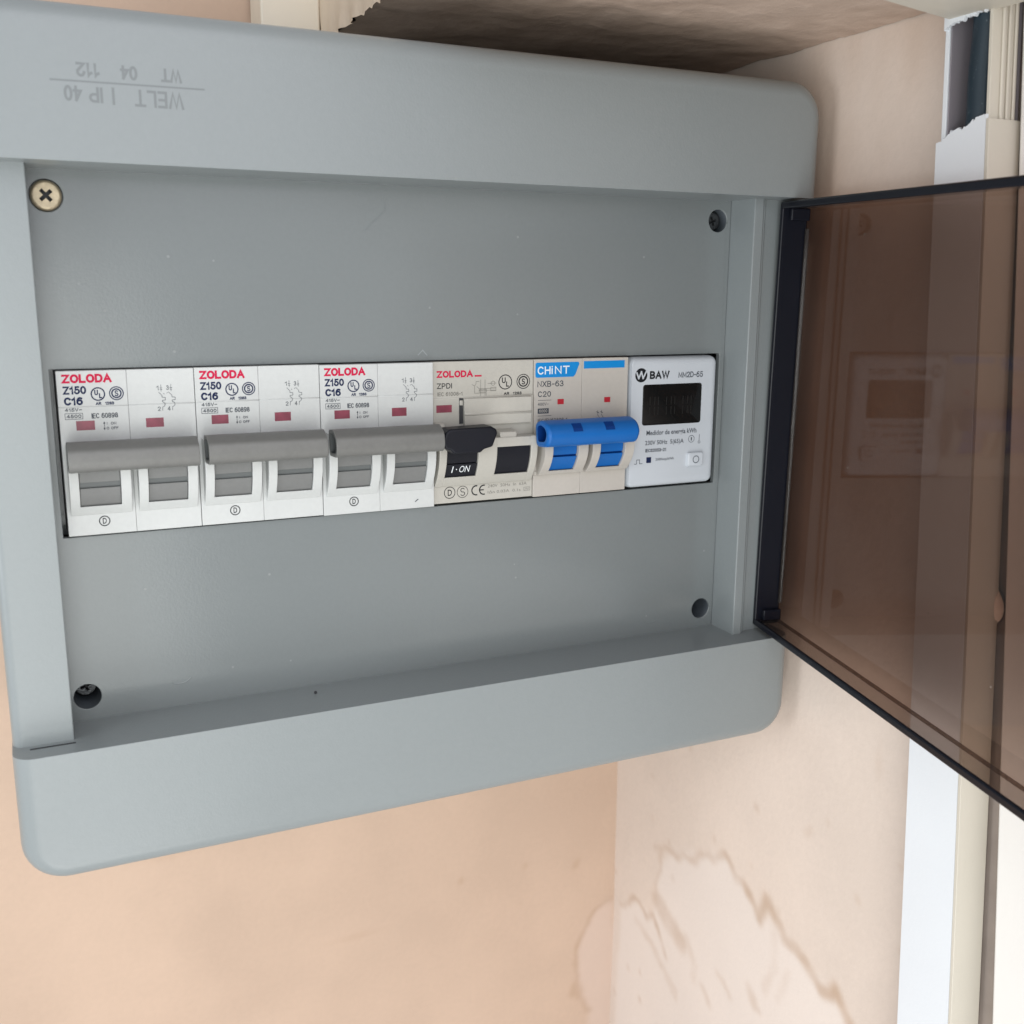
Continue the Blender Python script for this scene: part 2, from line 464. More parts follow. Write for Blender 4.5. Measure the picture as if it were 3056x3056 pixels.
def _arc(cx_, cz_, rx, rz, a0, a1, n=12):
    return [(cx_ + rx * math.cos(math.radians(a0 + (a1 - a0) * i / n)), cz_ + rz * math.sin(math.radians(a0 + (a1 - a0) * i / n))) for i in range(n + 1)]
_O = [_arc(.31, .5, .31, .5, 0, 360, 28)]
SANS = {   # plain grotesque capitals and figures as centre lines, cap height 1
 '0': (.54, [_arc(.27, .5, .27, .5, 0, 360, 26)]), '1': (.30, [[(0, .74), (.13, .80), (.24, 1), (.24, 0)]]),
 '2': (.54, [_arc(.27, .70, .26, .30, 175, -20, 12) + [(.30, .34), (.0, 0), (.54, 0)]]),
 '3': (.54, [_arc(.25, .75, .23, .25, 165, -90, 12), _arc(.25, .26, .28, .26, 90, -165, 14)]),
 '4': (.58, [[(.42, 0), (.42, .94)], [(.42, 1), (0, .28), (.58, .28)]]),
 '5': (.54, [[(.48, 1), (.12, 1), (.06, .52)] + _arc(.26, .32, .28, .32, 125, -160, 14)]),
 '6': (.54, [_arc(.27, .32, .27, .32, 0, 360, 22), _arc(.33, .42, .33, .58, 180, 62, 10)]),
 '8': (.54, [_arc(.27, .75, .22, .25, 0, 360, 20), _arc(.27, .26, .27, .26, 0, 360, 22)]),
 '9': (.54, [_arc(.27, .68, .27, .32, 0, 360, 22), _arc(.21, .58, .33, .58, 0, -118, 10)]),
 'A': (.66, [[(0, 0), (.33, 1), (.66, 0)], [(.12, .34), (.54, .34)]]),
 'B': (.56, [[(0, 0), (0, 1), (.30, 1)] + _arc(.30, .75, .22, .25, 90, -90, 10)[1:] + [(0, .5)], [(.30, .5)] + _arc(.30, .25, .26, .25, 90, -90, 10) + [(0, 0)]]),
 'C': (.62, [_arc(.33, .5, .33, .5, 42, 318, 24)]), 'D': (.60, [[(0, 0), (0, 1), (.26, 1)] + _arc(.26, .5, .34, .5, 90, -90, 16)[1:] + [(0, 0)]]),
 'E': (.50, [[(.5, 0), (0, 0), (0, 1), (.5, 1)], [(0, .52), (.45, .52)]]), 'F': (.48, [[(0, 0), (0, 1), (.48, 1)], [(0, .52), (.42, .52)]]),
 'H': (.58, [[(0, 0), (0, 1)], [(.58, 0), (.58, 1)], [(0, .52), (.58, .52)]]), 'I': (.0, [[(0, 0), (0, 1)]]),
 'L': (.48, [[(0, 1), (0, 0), (.48, 0)]]), 'M': (.70, [[(0, 0), (0, 1), (.35, .15), (.70, 1), (.70, 0)]]), 'N': (.60, [[(0, 0), (0, 1), (.60, 0), (.60, 1)]]),
 'O': (.66, [_arc(.33, .5, .33, .5, 0, 360, 28)]), 'P': (.54, [[(0, 0), (0, 1), (.28, 1)] + _arc(.28, .73, .26, .27, 90, -90, 10)[1:] + [(0, .46)]]),
 'R': (.58, [[(0, 0), (0, 1), (.30, 1)] + _arc(.30, .74, .26, .26, 90, -90, 10)[1:] + [(0, .48)], [(.32, .48), (.56, 0)]]),
 'S': (.56, [_arc(.28, .74, .25, .26, 30, 270, 14) + _arc(.28, .25, .28, .25, 90, -150, 14)[1:]]),
 'T': (.60, [[(0, 1), (.60, 1)], [(.30, 1), (.30, 0)]]), 'U': (.58, [[(0, 1), (0, .29)] + _arc(.29, .29, .29, .29, 180, 360, 14)[1:] + [(.58, 1)]]),
 'V': (.62, [[(0, 1), (.31, 0), (.62, 1)]]), 'W': (.92, [[(0, 1), (.23, 0), (.46, 1), (.69, 0), (.92, 1)]]), 'X': (.60, [[(0, 0), (.60, 1)], [(0, 1), (.60, 0)]]),
 'Z': (.58, [[(0, 1), (.58, 1), (0, 0), (.58, 0)]]), '-': (.32, [[(0, .42), (.32, .42)]]), '~': (.5, [[(0, .38), (.12, .52), (.25, .48), (.38, .40), (.5, .54)]]),
 '/': (.32, [[(0, 0), (.32, 1)]]), ' ': (.18, []), '(': (.16, [_arc(.3, .45, .3, .62, 140, 220, 8)]), ')': (.16, [_arc(-.14, .45, .3, .62, 40, -40, 8)]), '.': (.02, [[(0, .0), (0.02, .0)]]),
}
def sans(mb, s, x0, x1, z0, z1, w, y=0.0, flip=False):
    """lettering drawn as mitred strokes of width w (mm), fitted to the box"""
    h = z1 - z0 - w
    gap = 0.20 if w / h < 0.14 else 0.27
    adv, lines = 0.0, []
    for ch in s:
        wd, pl = SANS[ch]
        for l in pl:
            lines.append([(adv + a, b) for a, b in l])
        adv += wd + gap
    adv -= gap
    sx = (x1 - x0 - w) / max(adv, 1e-6)
    for q, l in enumerate(lines):
        pts = [(x0 + w / 2 + a * sx, z0 + w / 2 + b * h) for a, b in l]
        if flip:
            pts = [(x0 + x1 - a, z0 + z1 - b) for a, b in pts]
        closed = math.dist(pts[0], pts[-1]) < 1e-6
        if closed:
            pts = pts[:-1]
        n_ = len(pts)
        L, R = [], []
        for i in range(n_):
            p = Vector(pts[i])
            pa = Vector(pts[i - 1]) if (i > 0 or closed) else None
            pb = Vector(pts[(i + 1) % n_]) if (i < n_ - 1 or closed) else None
            d0 = (p - pa).normalized() if pa is not None else None
            d1 = (pb - p).normalized() if pb is not None else None
            if d0 is None: d0 = d1; p = p - d1 * w * 0.5
            elif d1 is None: d1 = d0; p = p + d0 * w * 0.5
            nn = (Vector((-d0.y, d0.x)) + Vector((-d1.y, d1.x)))
            if nn.length < 1e-5: nn = Vector((-d0.y, d0.x))
            nn.normalize()
            m_ = min(1.9, 1 / max(0.2, nn.dot(Vector((-d0.y, d0.x)))))
            L.append(p + nn * w / 2 * m_); R.append(p - nn * w / 2 * m_)
        yy = y - INK - 0.0015 * (q % 3)
        vs = [(a.x, yy - 0.0007 * i, a.y) for i, a in enumerate(L)] + [(a.x, yy - 0.0007 * i, a.y) for i, a in enumerate(R)]
        fs = [(i, (i + 1) % n_, n_ + (i + 1) % n_, n_ + i) for i in range(n_ if closed else n_ - 1)]
        mb.add(vs, fs)

INK = 0.035      # ink film height above the plastic
def text(mb, s, x0, x1, z0, z1, y=0.0, bold=0.0, flip=False, slant=0.0):
    vs, fs = glyphs(s, bold)
    ax = min(v[0] for v in vs); bx = max(v[0] for v in vs)
    az = min(v[1] for v in vs); bz = max(v[1] for v in vs)
    out = []
    for u, w in vs:
        fu = (u - ax) / max(1e-6, bx - ax)
        fw = (w - az) / max(1e-6, bz - az)
        if flip:
            fu, fw = 1 - fu, 1 - fw
        x = x0 + (x1 - x0) * fu + slant * (fw - 0.5) * (z1 - z0)
        z = z0 + (z1 - z0) * fw
        yy = y(z) if callable(y) else y
        out.append((x, yy - INK, z))
    mb.add(out, fs)

def ring(mb, cx_, cz_, ro, ri, y=0.0, n=36, k=1.0):
    vs = []
    for i in range(n):
        t = 2 * math.pi * i / n
        vs.append((cx_ + ro * k * math.cos(t), y - INK, cz_ + ro * math.sin(t)))
        vs.append((cx_ + ri * k * math.cos(t), y - INK, cz_ + ri * math.sin(t)))
    fs = [(2 * i, 2 * ((i + 1) % n), 2 * ((i + 1) % n) + 1, 2 * i + 1) for i in range(n)]
    mb.add(vs, fs)

def stroke(mb, pts, w, y=0.0):
    for k in range(len(pts) - 1):
        (x0, z0), (x1, z1) = pts[k], pts[k + 1]
        d = math.hypot(x1 - x0, z1 - z0) or 1e-6
        ux, uz = (x1 - x0) / d, (z1 - z0) / d
        x0 -= ux * w * 0.45; z0 -= uz * w * 0.45; x1 += ux * w * 0.45; z1 += uz * w * 0.45
        px, pz = -uz * w / 2, ux * w / 2
        yy = y - INK - 0.002 * (k % 3)
        mb.add([(x0 + px, yy, z0 + pz), (x1 + px, yy, z1 + pz), (x1 - px, yy, z1 - pz), (x0 - px, yy, z0 - pz)], [(0, 1, 2, 3)])

def rect(mb, x0, x1, z0, z1, y=0.0):
    mb.add([(x0, y - INK, z0), (x1, y - INK, z0), (x1, y - INK, z1), (x0, y - INK, z1)], [(0, 1, 2, 3)])

def frame(mb, x0, x1, z0, z1, w, y=0.0):
    stroke(mb, [(x0, z0), (x1, z0)], w, y); stroke(mb, [(x1, z0), (x1, z1)], w, y)
    stroke(mb, [(x1, z1), (x0, z1)], w, y); stroke(mb, [(x0, z1), (x0, z0)], w, y)

# ================================================================== SETTING
XW, YW = 246.0, 112.0        # side wall plane, back wall plane
STAINS = [
('A',0.83,0.55,[('R',75.4,-191.3),('R',67.4,-187.6),('R',61.9,-186.6),('R',57.8,-187.9),('R',52.0,-183.3),('R',48.2,-183.2),('R',44.5,-182.6),('R',39.1,-175.5),('R',32.2,-172.8),('R',29.3,-173.5),('R',22.3,-166.2)]),
('A2',1.29,0.50,[('R',61.8,-187.1),('R',57.9,-187.4),('R',52.0,-183.3)]),
('A3',1.29,0.50,[('R',46.7,-182.4),('R',43.1,-181.4),('R',38.4,-175.6)]),
('A4',1.29,0.50,[('R',32.1,-173.2),('R',28.7,-172.7),('R',23.6,-167.7)]),
('A5',1.29,0.75,[('R',22.3,-166.2),('R',18.8,-168.3),('R',15.1,-173.4),('R',9.2,-173.6),('R',2.5,-177.6),('R',-2.4,-183.0)]),
('A6',1.85,0.85,[('R',-2.4,-183.0),('R',-6.8,-171.4),('R',-12.1,-176.8),('R',-18.4,-182.2),('R',-27.6,-183.1),('R',-34.4,-186.1),('R',-39.1,-190.3),('R',-44.3,-189.3),('R',-46.9,-185.1),('R',-50.4,-189.1),('R',-54.9,-193.9),('R',-66,-204)]),
('B',0.83,0.50,[('R',70.5,-190.2),('R',70.6,-201.2),('R',74.1,-211.1),('R',72.0,-218.0)]),
('B2',3.51,0.60,[('R',71.2,-217.5),('R',65.2,-221.0),('R',58.5,-224.0),('R',51.9,-226.9)]),
('C',0.92,0.70,[('B',233.4,-301.8),('B',226.4,-290.6),('B',225.6,-281.6),('B',224.2,-265.8),('B',226.7,-257.8),('B',230.9,-249.3),('B',236.2,-241.6),('B',246,-238.9)]),
('C1',0.92,0.70,[('R',105,-239.2),('R',101.0,-237.0),('R',92.3,-227.7),('R',87.0,-227.7),('R',80.5,-231.7),('R',74.8,-226.8),('R',71.1,-231.7),('R',66.6,-237.1),('R',63.4,-242.2)]),
('C2',1.66,0.70,[('B',223.6,-288.7),('B',225.1,-283.6),('B',227.5,-288.8)]),
('D',1.48,0.30,[('R',89.9,-238.9),('R',75.5,-242.7),('R',66.7,-248.4),('R',59.8,-252.1),('R',56.2,-256.8)]),
('D2',1.85,0.25,[('R',47.6,-222.3),('R',39.3,-231.6),('R',40.3,-238.2)]),
('D3',1.11,0.45,[('R',22.4,-224.4),('R',17.4,-226.7),('R',13.0,-229.8)]),
('D4',1.29,0.40,[('R',32.9,-238.1),('R',28.1,-243.0)]),
('D5',1.66,0.40,[('R',1.6,-217.0),('R',-0.6,-220.0),('R',-3.4,-223.4)]),
('D6',1.48,0.30,[('R',-8.1,-212.2),('R',-13.0,-199.4),('R',-12.5,-180.8)]),
('D7',1.11,0.30,[('R',61.4,-253.1),('R',53.2,-253.8),('R',53.7,-258.2)]),
('D8',1.11,0.25,[('R',-16.4,-210.9),('R',-21.9,-194.4)]),
('E',0.83,0.60,[('R',-26.0,-133.1),('R',-28.8,-129.3)]),
('E2',0.55,0.40,[('R',-27.5,-131.9),('R',-30.4,-129.3)]),
('F',0.65,0.60,[('R',-54.2,-142.9),('R',-55.0,-145.1)]),
('G',0.74,0.70,[('R',4.0,-135.9),('R',3.6,-136.6)]),
('H',1.20,0.50,[('B',223.0,-215.9),('B',224.8,-212.7)]),
('I',0.74,0.40,[('R',60.3,-198.4),('R',59.7,-199.6)]),
('K',1.2,0.75,[('R',-53.6,-5.6),('R',-52.4,-3.6)]),
]
_r = random.Random(21)
SPECKS = [(_r.uniform(-100, 235), _r.uniform(-300, 140), _r.uniform(0.5, 1.0), _r.uniform(0.25, 0.7)) for _ in range(110)]
WASH_B = [(224.2,-265.8),(226.7,-257.8),(230.9,-249.3),(236.2,-241.6),(246,-238.9),(250,-400),(236,-400),(233,-302),(227,-291),(225.6,-281.6)]
WASH_R = [(105,-239),(92,-228),(74,-228),(72,-200),(62,-187),(22,-167),(9,-174),(-2,-183),(-12,-177),(-27,-183),(-45,-188),(-55,-194),(-66,-204),(-66,-400),(110,-400)]

def segd(px, pz, ax, az, bx, bz):
    dx, dz = bx - ax, bz - az
    L = dx * dx + dz * dz
    t = 0 if L == 0 else max(0, min(1, ((px - ax) * dx + (pz - az) * dz) / L))
    return math.hypot(px - ax - t * dx, pz - az - t * dz)

def inside(px, pz, poly):
    c = False
    j = len(poly) - 1
    for i in range(len(poly)):
        xi, zi = poly[i]; xj, zj = poly[j]
        if (zi > pz) != (zj > pz) and px < (xj - xi) * (pz - zi) / (zj - zi) + xi:
            c = not c
        j = i
    return c

def lin(a, b, step):
    n = max(1, round((b - a) / step))
    return [a + (b - a) * i / n for i in range(n + 1)]

def wall_sheet(name, which, us, zs, poly, m):
    """wall as a fine sheet with slight trowel waviness and the stain masks"""
    segs = []
    for k, w, s, pts in STAINS:
        for i in range(len(pts) - 1):
            if pts[i][0] == which and pts[i + 1][0] == which:
                segs.append((w, s, pts[i][1], pts[i][2], pts[i + 1][1], pts[i + 1][2]))
    vs, st, wa = [], [], []
    for z in zs:
        for u in us:
            wv = noise.noise(Vector((u * 0.018, z * 0.018, 3.0 if which == 'B' else 9.0))) * 0.55
            if which == 'B':
                vs.append((u, YW + wv, z))
            else:
                vs.append((XW + wv, u, z))
            s = 0.0
            if -305 < z < -110 or (which == 'R' and -12 < z < 5):
                jx = noise.noise(Vector((u * 0.25, z * 0.25, 1.3))) * 1.3
                jz = noise.noise(Vector((u * 0.25, z * 0.25, 7.7))) * 1.3
                grain = 0.75 + 0.5 * noise.noise(Vector((u * 0.12, z * 0.12, 4.4)))
                for w, a, x0, z0, x1, z1 in segs:
                    if min(x0, x1) - 8 < u < max(x0, x1) + 8 and min(z0, z1) - 8 < z < max(z0, z1) + 8:
                        d = segd(u + jx, z + jz, x0, z0, x1, z1)
                        q = max(0.0, min(1.0, 1.25 - 0.56 * d / w)); s = max(s, 0.85 * a * grain * q * q * (3 - 2 * q))
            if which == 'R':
                # uneven brown round the box and behind the door; grime under the beam
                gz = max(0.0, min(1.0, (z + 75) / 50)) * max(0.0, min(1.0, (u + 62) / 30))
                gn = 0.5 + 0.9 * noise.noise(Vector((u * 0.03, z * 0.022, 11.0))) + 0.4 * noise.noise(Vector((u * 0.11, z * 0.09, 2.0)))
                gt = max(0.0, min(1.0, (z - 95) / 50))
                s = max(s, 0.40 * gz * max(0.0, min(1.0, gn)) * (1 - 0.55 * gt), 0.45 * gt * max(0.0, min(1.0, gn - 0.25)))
            for px_, pz_, pr_, pa_ in SPECKS:
                if abs(u - px_) < 2.5 and abs(z - pz_) < 2.5:
                    s = max(s, pa_ * max(0.0, min(1.0, 1.6 - math.hypot(u - px_, (z - pz_) * 0.7) / pr_)))
            st.append(s)
            wa.append(0.55 if inside(u, z, poly) else 0.0)
    n = len(us)
    fs = [(j * n + i, j * n + i + 1, (j + 1) * n + i + 1, (j + 1) * n + i) for j in range(len(zs) - 1) for i in range(n - 1)
          if which == 'B' or us[i] > -87.5 + (zs[j] - 141) * 0.0695 + 3]
    mb = MB()
    mb.add(vs, fs)
    o = mb.build(name, m, smooth=80)
    def soften(arr, k):
        import numpy as np
        a_ = np.array(arr, float).reshape(len(zs), len(us))
        for _ in range(k):
            p_ = np.pad(a_, 1, mode='edge')
            a_ = (p_[:-2, 1:-1] + p_[2:, 1:-1] + p_[1:-1, :-2] + p_[1:-1, 2:] + 2 * p_[1:-1, 1:-1]) / 6
        return a_.ravel()
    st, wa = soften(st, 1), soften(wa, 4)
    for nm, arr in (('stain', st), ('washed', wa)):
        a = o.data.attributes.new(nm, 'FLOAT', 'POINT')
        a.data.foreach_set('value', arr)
    o['kind'] = 'structure'
    return o

us = lin(-320, 150, 10)[:-1] + lin(150, 246.4, 1.3)
zs = lin(-420, -320, 10)[:-1] + lin(-320, -120, 1.3)[:-1] + lin(-120, 240, 6)
wall_sheet('back_wall', 'B', us, zs, WASH_B, M['wall'])
us = lin(-124.5, 112.4, 1.3)
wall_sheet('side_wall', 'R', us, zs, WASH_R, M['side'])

# beam over the box: bare render underneath, broken plaster along its left edge
def soffit_z(x):
    return 155.0 - (x - 101.5) * 6.0 / 144.5
mb = MB()
xs = lin(101.5, 245.5, 2.4)
ys = lin(-150, 111.5, 2.4)
vs = []
for y in ys:
    for x in xs:
        e = noise.noise(Vector((x * 0.05, y * 0.05, 2.0))) * 0.8 + noise.noise(Vector((x * 0.25, y * 0.3, 5.0))) * 0.35
        xx = x
        if x == xs[0]:
            xx += noise.noise(Vector((y * 0.13, 0, 8.0))) * 4.0 + noise.noise(Vector((y * 0.5, 3, 8.0))) * 0.7
        vs.append((xx, y, soffit_z(x) + e))
n = len(xs)
mb.add(vs, [(j * n + i, j * n + i + 1, (j + 1) * n + i + 1, (j + 1) * n + i) for j in range(len(ys) - 1) for i in range(n - 1)])
mb.box(103.5, 245.5, -150, 111.5, 160, 240)
beam = mb.build('ceiling_beam', M['concrete'], smooth=60)
beam['kind'] = 'structure'
mb = MB()
vs = []
zz = [0, 1.2, 3, 6, 14, 40, 80]
for y in ys:
    e = noise.noise(Vector((y * 0.13, 0, 8.0))) * 4.0 + noise.noise(Vector((y * 0.5, 3, 8.0))) * 0.7
    for k, z in enumerate(zz):
        f = max(0, 1 - z / 8.0)
        vs.append((101.5 - 1.2 + e * f + noise.noise(Vector((y * 0.4, z, 1.0))) * 0.5 * f, y, 153.6 + z + noise.noise(Vector((y * 0.3, z * 0.2, 6.0))) * 1.2 * f))
n = len(zz)
mb.add(vs, [(j * n + i, j * n + i + 1, (j + 1) * n + i + 1, (j + 1) * n + i) for j in range(len(ys) - 1) for i in range(n - 1)])
mb.build('broken_plaster', M['beam_plaster'], parent=beam, smooth=40)

# white board beside the trunking, across a narrow dark gap
def lean_n(z):   # near edge of the trunking
    return -87.5 + (z - 141) * 0.0695
def lean_f(z):   # far edge of the trunking
    return -73.3 + (z - 120) * 0.058
def jamb_y(z):
    return -115.4 + (z + 150) * 0.089
mb = MB()
z0, z1 = -1200, 700
prof = lambda z: [(243.2, jamb_y(z)), (252, jamb_y(z)), (252, -1500), (243.2, -1500)]
mb.loft([[(x, y, z) for x, y in prof(z)] for z in lin(z0, z1, 40)])
o = mb.build('white_side_board', M['jamb'], smooth=30, bevel=0.8, seg=3)
o['kind'] = 'structure'
mb = MB()
mb.loft([[(x, y, z) for x, y in ((247.6, lean_n(z) + 3), (249, lean_n(z) + 3), (249, jamb_y(z) + 0.3), (247.6, jamb_y(z) + 0.3))] for z in (z0, z1)])
o = mb.build('gap_backing', M['gap'], smooth=30)
o['kind'] = 'structure'

# ================================================================== TRUNKING on the side wall
tr = thing('cable_trunking', 'leaning white vertical cable trunking on the side wall with a broken open cover', 'trunking', (240, -95, -100))
OT = (240, -95, -100)
def jag(a, b, n, amp, seed):
    rnd = random.Random(seed)
    n *= 2
    ts = sorted([0.0, 1.0] + [rnd.random() for _ in range(n - 1)])
    out, w1 = [], 0.0
    for t in ts:
        w1 = 0.6 * w1 + rnd.uniform(-amp, amp) * (1.6 if rnd.random() < 0.12 else 0.6)
        out.append((a[0] + (b[0] - a[0]) * t, a[1] + (b[1] - a[1]) * t + (w1 if 0 < t < 1 else 0)))
    return out
mb = MB()
zs_ = (-420, 200)
def strip(x0, x1, fy0, fy1, za, zb):
    mb.loft([[(x, y, z) for x, y in ((x0, fy0(z)), (x1, fy0(z)), (x1, fy1(z)), (x0, fy1(z)))] for z in (za, zb)])
strip(244.6, 245.6, lean_n, lean_f, *zs_)
base = mb.build('base_channel', M['trunk_inner'], tr, OT, smooth=30)
mb = MB()
strip(235.3, 244.5, lambda z: lean_f(z) - 1.1, lean_f, *zs_)
mb.build('channel_wall', M['trunk_inner'], tr, OT, bevel=0.2)
mb = MB()
strip(234.6, 235.28, lambda z: lean_f(z) - 0.9, lambda z: lean_f(z) + 0.6, *zs_)
mb.build('channel_lip', M['trunk'], tr, OT, bevel=0.15)
mb = MB()
strip(234.6, 244.5, lean_n, lambda z: lean_n(z) + 1.1, *zs_)
mb.build('channel_wall', M['trunk_side'], tr, OT, bevel=0.2)
for xr in (238.0, 240.2, 242.6):
    mb = MB()
    strip(xr, xr + 1.0, lambda z: lean_n(z) - 0.7, lambda z: lean_n(z) - 0.02, 112, 200)
    mb.build('moulded_rib', M['trunk_side'], tr, OT, bevel=0.25)
# lower cover with its torn top edge
def cover(name, top, za, zb, y_add):
    mb = MB()
    ji = jag((lean_f(za if top else zb) + y_add, 0), (lean_n(za if top else zb), 0), 22, 0.55, 5 if top else 9)
    return mb, ji
def lean_fc(z):
    return lean_f(z) + 1.2
mb = MB()
edge = jag((lean_fc(109), 108.9), (lean_n(114.8), 114.8), 24, 0.55, 5)
poly = [(lean_fc(-420), -420)] + [(y, z) for y, z in edge] + [(lean_n(-420), -420)]
mb.prism_x(poly, 233.4, 234.5)
mb.build('lower_cover', M['trunk'], tr, OT, smooth=20)
mb = MB()
mb.loft([[(x, y, z) for x, y in ((233.5, lean_n(z) - 1.15), (245.4, lean_n(z) - 1.15), (245.4, lean_n(z) - 0.05), (233.5, lean_n(z) - 0.05))] for z in (-420, 113.6)])
mb.build('cover_flange', M['trunk_side'], tr, OT, bevel=0.15)
mb = MB()
edge = jag((lean_f(141), 139.6), (lean_n(141), 142.0), 24, 0.6, 9)
poly = [(lean_f(200), 200)] + [(y, z) for y, z in edge] + [(lean_n(200), 200)]
mb.prism_x(poly, 233.4, 234.5)
mb.build('upper_cover', M['trunk'], tr, OT, smooth=20)

# black cable in the trunking
mb = MB()
rings = []
for i, z in enumerate(lin(-420, 200, 4)):
    yc = lean_n(z) + 6.3 + 0.9 * math.sin(z * 0.075 + 0.5) + 0.4 * math.sin(z * 0.21)
    xc = 239.0 + 0.4 * math.sin(z * 0.06)
    rings.append([(xc + 4.3 * math.cos(2 * math.pi * k / 20), yc + 4.3 * math.sin(2 * math.pi * k / 20), z) for k in range(20)])
mb.loft(rings)
tag(mb.build('electric_cable', M['cable'], None, (0, 0, 0)), 'dusty black cable showing through the broken opening of the trunking', 'cable')

# horizontal trunking that meets it at the top
mb = MB()
mb.prism_z([(236.5, -72.5), (120, -100), (120, -128), (236.5, -97)], 141.6, 165)
tag(mb.build('ceiling_trunking', M['trunk_side'], None, (0, 0, 0), bevel=0.5), 'cream horizontal trunking under the ceiling above the open trunking', 'trunking')

# plaster lump that bridges the gap
mb = MB()
rings = []
for i in range(9):
    t = math.pi * (i + 0.5) / 9
    rings.append([(246 - 2.6 * math.sin(t) * max(0, math.sin(2 * math.pi * k / 18 + 0.4)) - 0.4, -98.3 + 4.2 * math.sin(t) * math.cos(2 * math.pi * k / 18) + 0.3 * math.sin(5 * k), -22.5 + 5.2 * math.cos(t) + 0.4 * math.sin(3 * k)) for k in range(18)])
mb.loft(rings)
tag(mb.build('plaster_lump', M['side'], None, smooth=80), 'small plaster lump bridging the dark gap, seen through the smoky door', 'plaster')

# painted trunking strip on the back wall above the box
mb = MB()
mb.box(79.0, 100.3, 93, 111.2, 120, 240)
tag(mb.build('wall_trunking', M['trunk_paint'], None, bevel=0.8, seg=3), 'narrow cream painted vertical trunking on the back wall above the box', 'trunking')

# ================================================================== DISTRIBUTION BOX
OB = (108, 105, -90)
box = thing('distribution_box', 'grey plastic distribution box with open smoky door and one row of breakers', 'electrical box', OB)
YB = -19.9
XL, XR = -18.9, 238.4
ZT, ZB, ZTI, ZBI = 134.4, -92.8, 97.6, -54.9
FIL, COR = 5.5, 12.0

def band(mb, zo, zi, sgn, cor=COR):
    """pillowed front band: rounded outer corners, filleted on three sides; zo outer edge, zi inner edge"""
    pts = []   # (x, z, nx, nz)
    pts.append((XL, zi, -1, 0))
    for i in range(11):
        t = math.pi - math.pi / 2 * i / 10
        pts.append((XL + cor + cor * math.cos(t), zo - sgn * cor + sgn * cor * math.sin(t), math.cos(t), sgn * math.sin(t)))
    for i in range(11):
        t = math.pi / 2 - math.pi / 2 * i / 10
        pts.append((XR - cor + cor * math.cos(t), zo - sgn * cor + sgn * cor * math.sin(t), math.cos(t), sgn * math.sin(t)))
    pts.append((XR, zi, 1, 0))
    rings = [[(x, YW - 0.6, z) for x, z, nx, nz in pts]]
    for k in range(9):
        t = math.pi / 2 * k / 8
        ins = FIL * (1 - math.cos(t))
        yy = YB + FIL * (1 - math.sin(t))
        rings.append([(x - nx * ins, yy, z - nz * ins) for x, z, nx, nz in pts])
    mb.loft(rings, cap0=True, cap1=True, closed=True)

mb = MB()
band(mb, ZT, ZTI, 1)
top_band = mb.build('upper_cover_band', M['grey_case'], box, OB, smooth=35, bevel=0.5, seg=2)
mb = MB()
band(mb, ZB, ZBI, -1)
mb.build('lower_cover_band', M['grey_case'], box, OB, smooth=35, bevel=0.5, seg=2)
# left strip with rounded outer edge, a little lower than the bands
def strip_prof(xo, xi, yf, r, sgn):
    pr = [(xi, 4.0), (xi, yf)]
    for k in range(7):
        t = math.pi / 2 * k / 6
        pr.append((xo + sgn * r * (1 - math.sin(t)), yf + r * (1 - math.cos(t))))
    pr.append((xo, YW - 0.7))
    pr.append((xo + sgn * 3, YW - 0.7))
    pr.append((xo + sgn * 3, 4.0))
    return pr
mb = MB()
mb.prism_z(strip_prof(XL + 0.15, -3.2, -11.0, 3.0, 1), ZBI - 2, ZTI + 2)
mb.build('side_cover_strip', M['grey_case'], box, OB, smooth=35, bevel=0.3)
mb = MB()
mb.prism_z([(218.5, 4), (218.5, -11), (222.3, -11), (222.3, -9.8), (224.0, -9.8), (224.0, -8.5), (235.0, -8.5), (238.1, -6), (238.1, YW - 0.7), (235.2, YW - 0.7), (235.2, 4)], ZBI - 2, ZTI + 2)
mb.build('hinge_cover_strip', M['grey_case'], box, OB, smooth=35, bevel=0.35)
# thin latch slot at the bottom of the left strip
mb = MB()
mb.box(-14.5, -3.0, -13.6, -12.8, ZBI - 0.5, ZBI + 0.06)
mb.build('latch_slot', M['slot'], box, OB)
# back of the enclosure
mb = MB()
mb.box(XL + 3, XR - 3, 98, 104, ZB + 3, ZT - 3)
mb.build('back_shell', M['grey_case'], box, OB)

# cover plate with breaker slot and screw holes
SCREW = [(1.4, 90.9), (213.1, 90.9), (1.4, -47.9), (213.1, -47.9)]
loops = [[(-6, -56.5), (218.4, -56.5), (218.4, 99), (-6, 99)],
         [(-1.4, -0.7), (-1.4, 45.8), (216.4, 45.8), (216.4, -0.7)]]
for i, (sx, sz) in enumerate(SCREW):
    loops.append(circ(sx, sz, 4.15 if i == 0 else 3.75, 36))
mb = MB()
mb.holed(loops, 2.0, 4.2)
plate = mb.build('cover_plate', M['grey_plate'], box, OB, smooth=30, bevel=0.18, seg=2)
# filler frame added behind the slot so its gap reads less black
mb = MB()
L0 = [(-2.6, -1.9), (-2.6, 47.2), (217.4, 47.2), (217.4, -1.9)]
L1 = [(-0.25, -0.3), (-0.25, 45.9), (215.2, 45.9), (215.2, -0.3)]
mb.holed([L0, L1], 12.0, 13.5)
mb.build('slot_filler', M['grey_plate'], plate, OB)

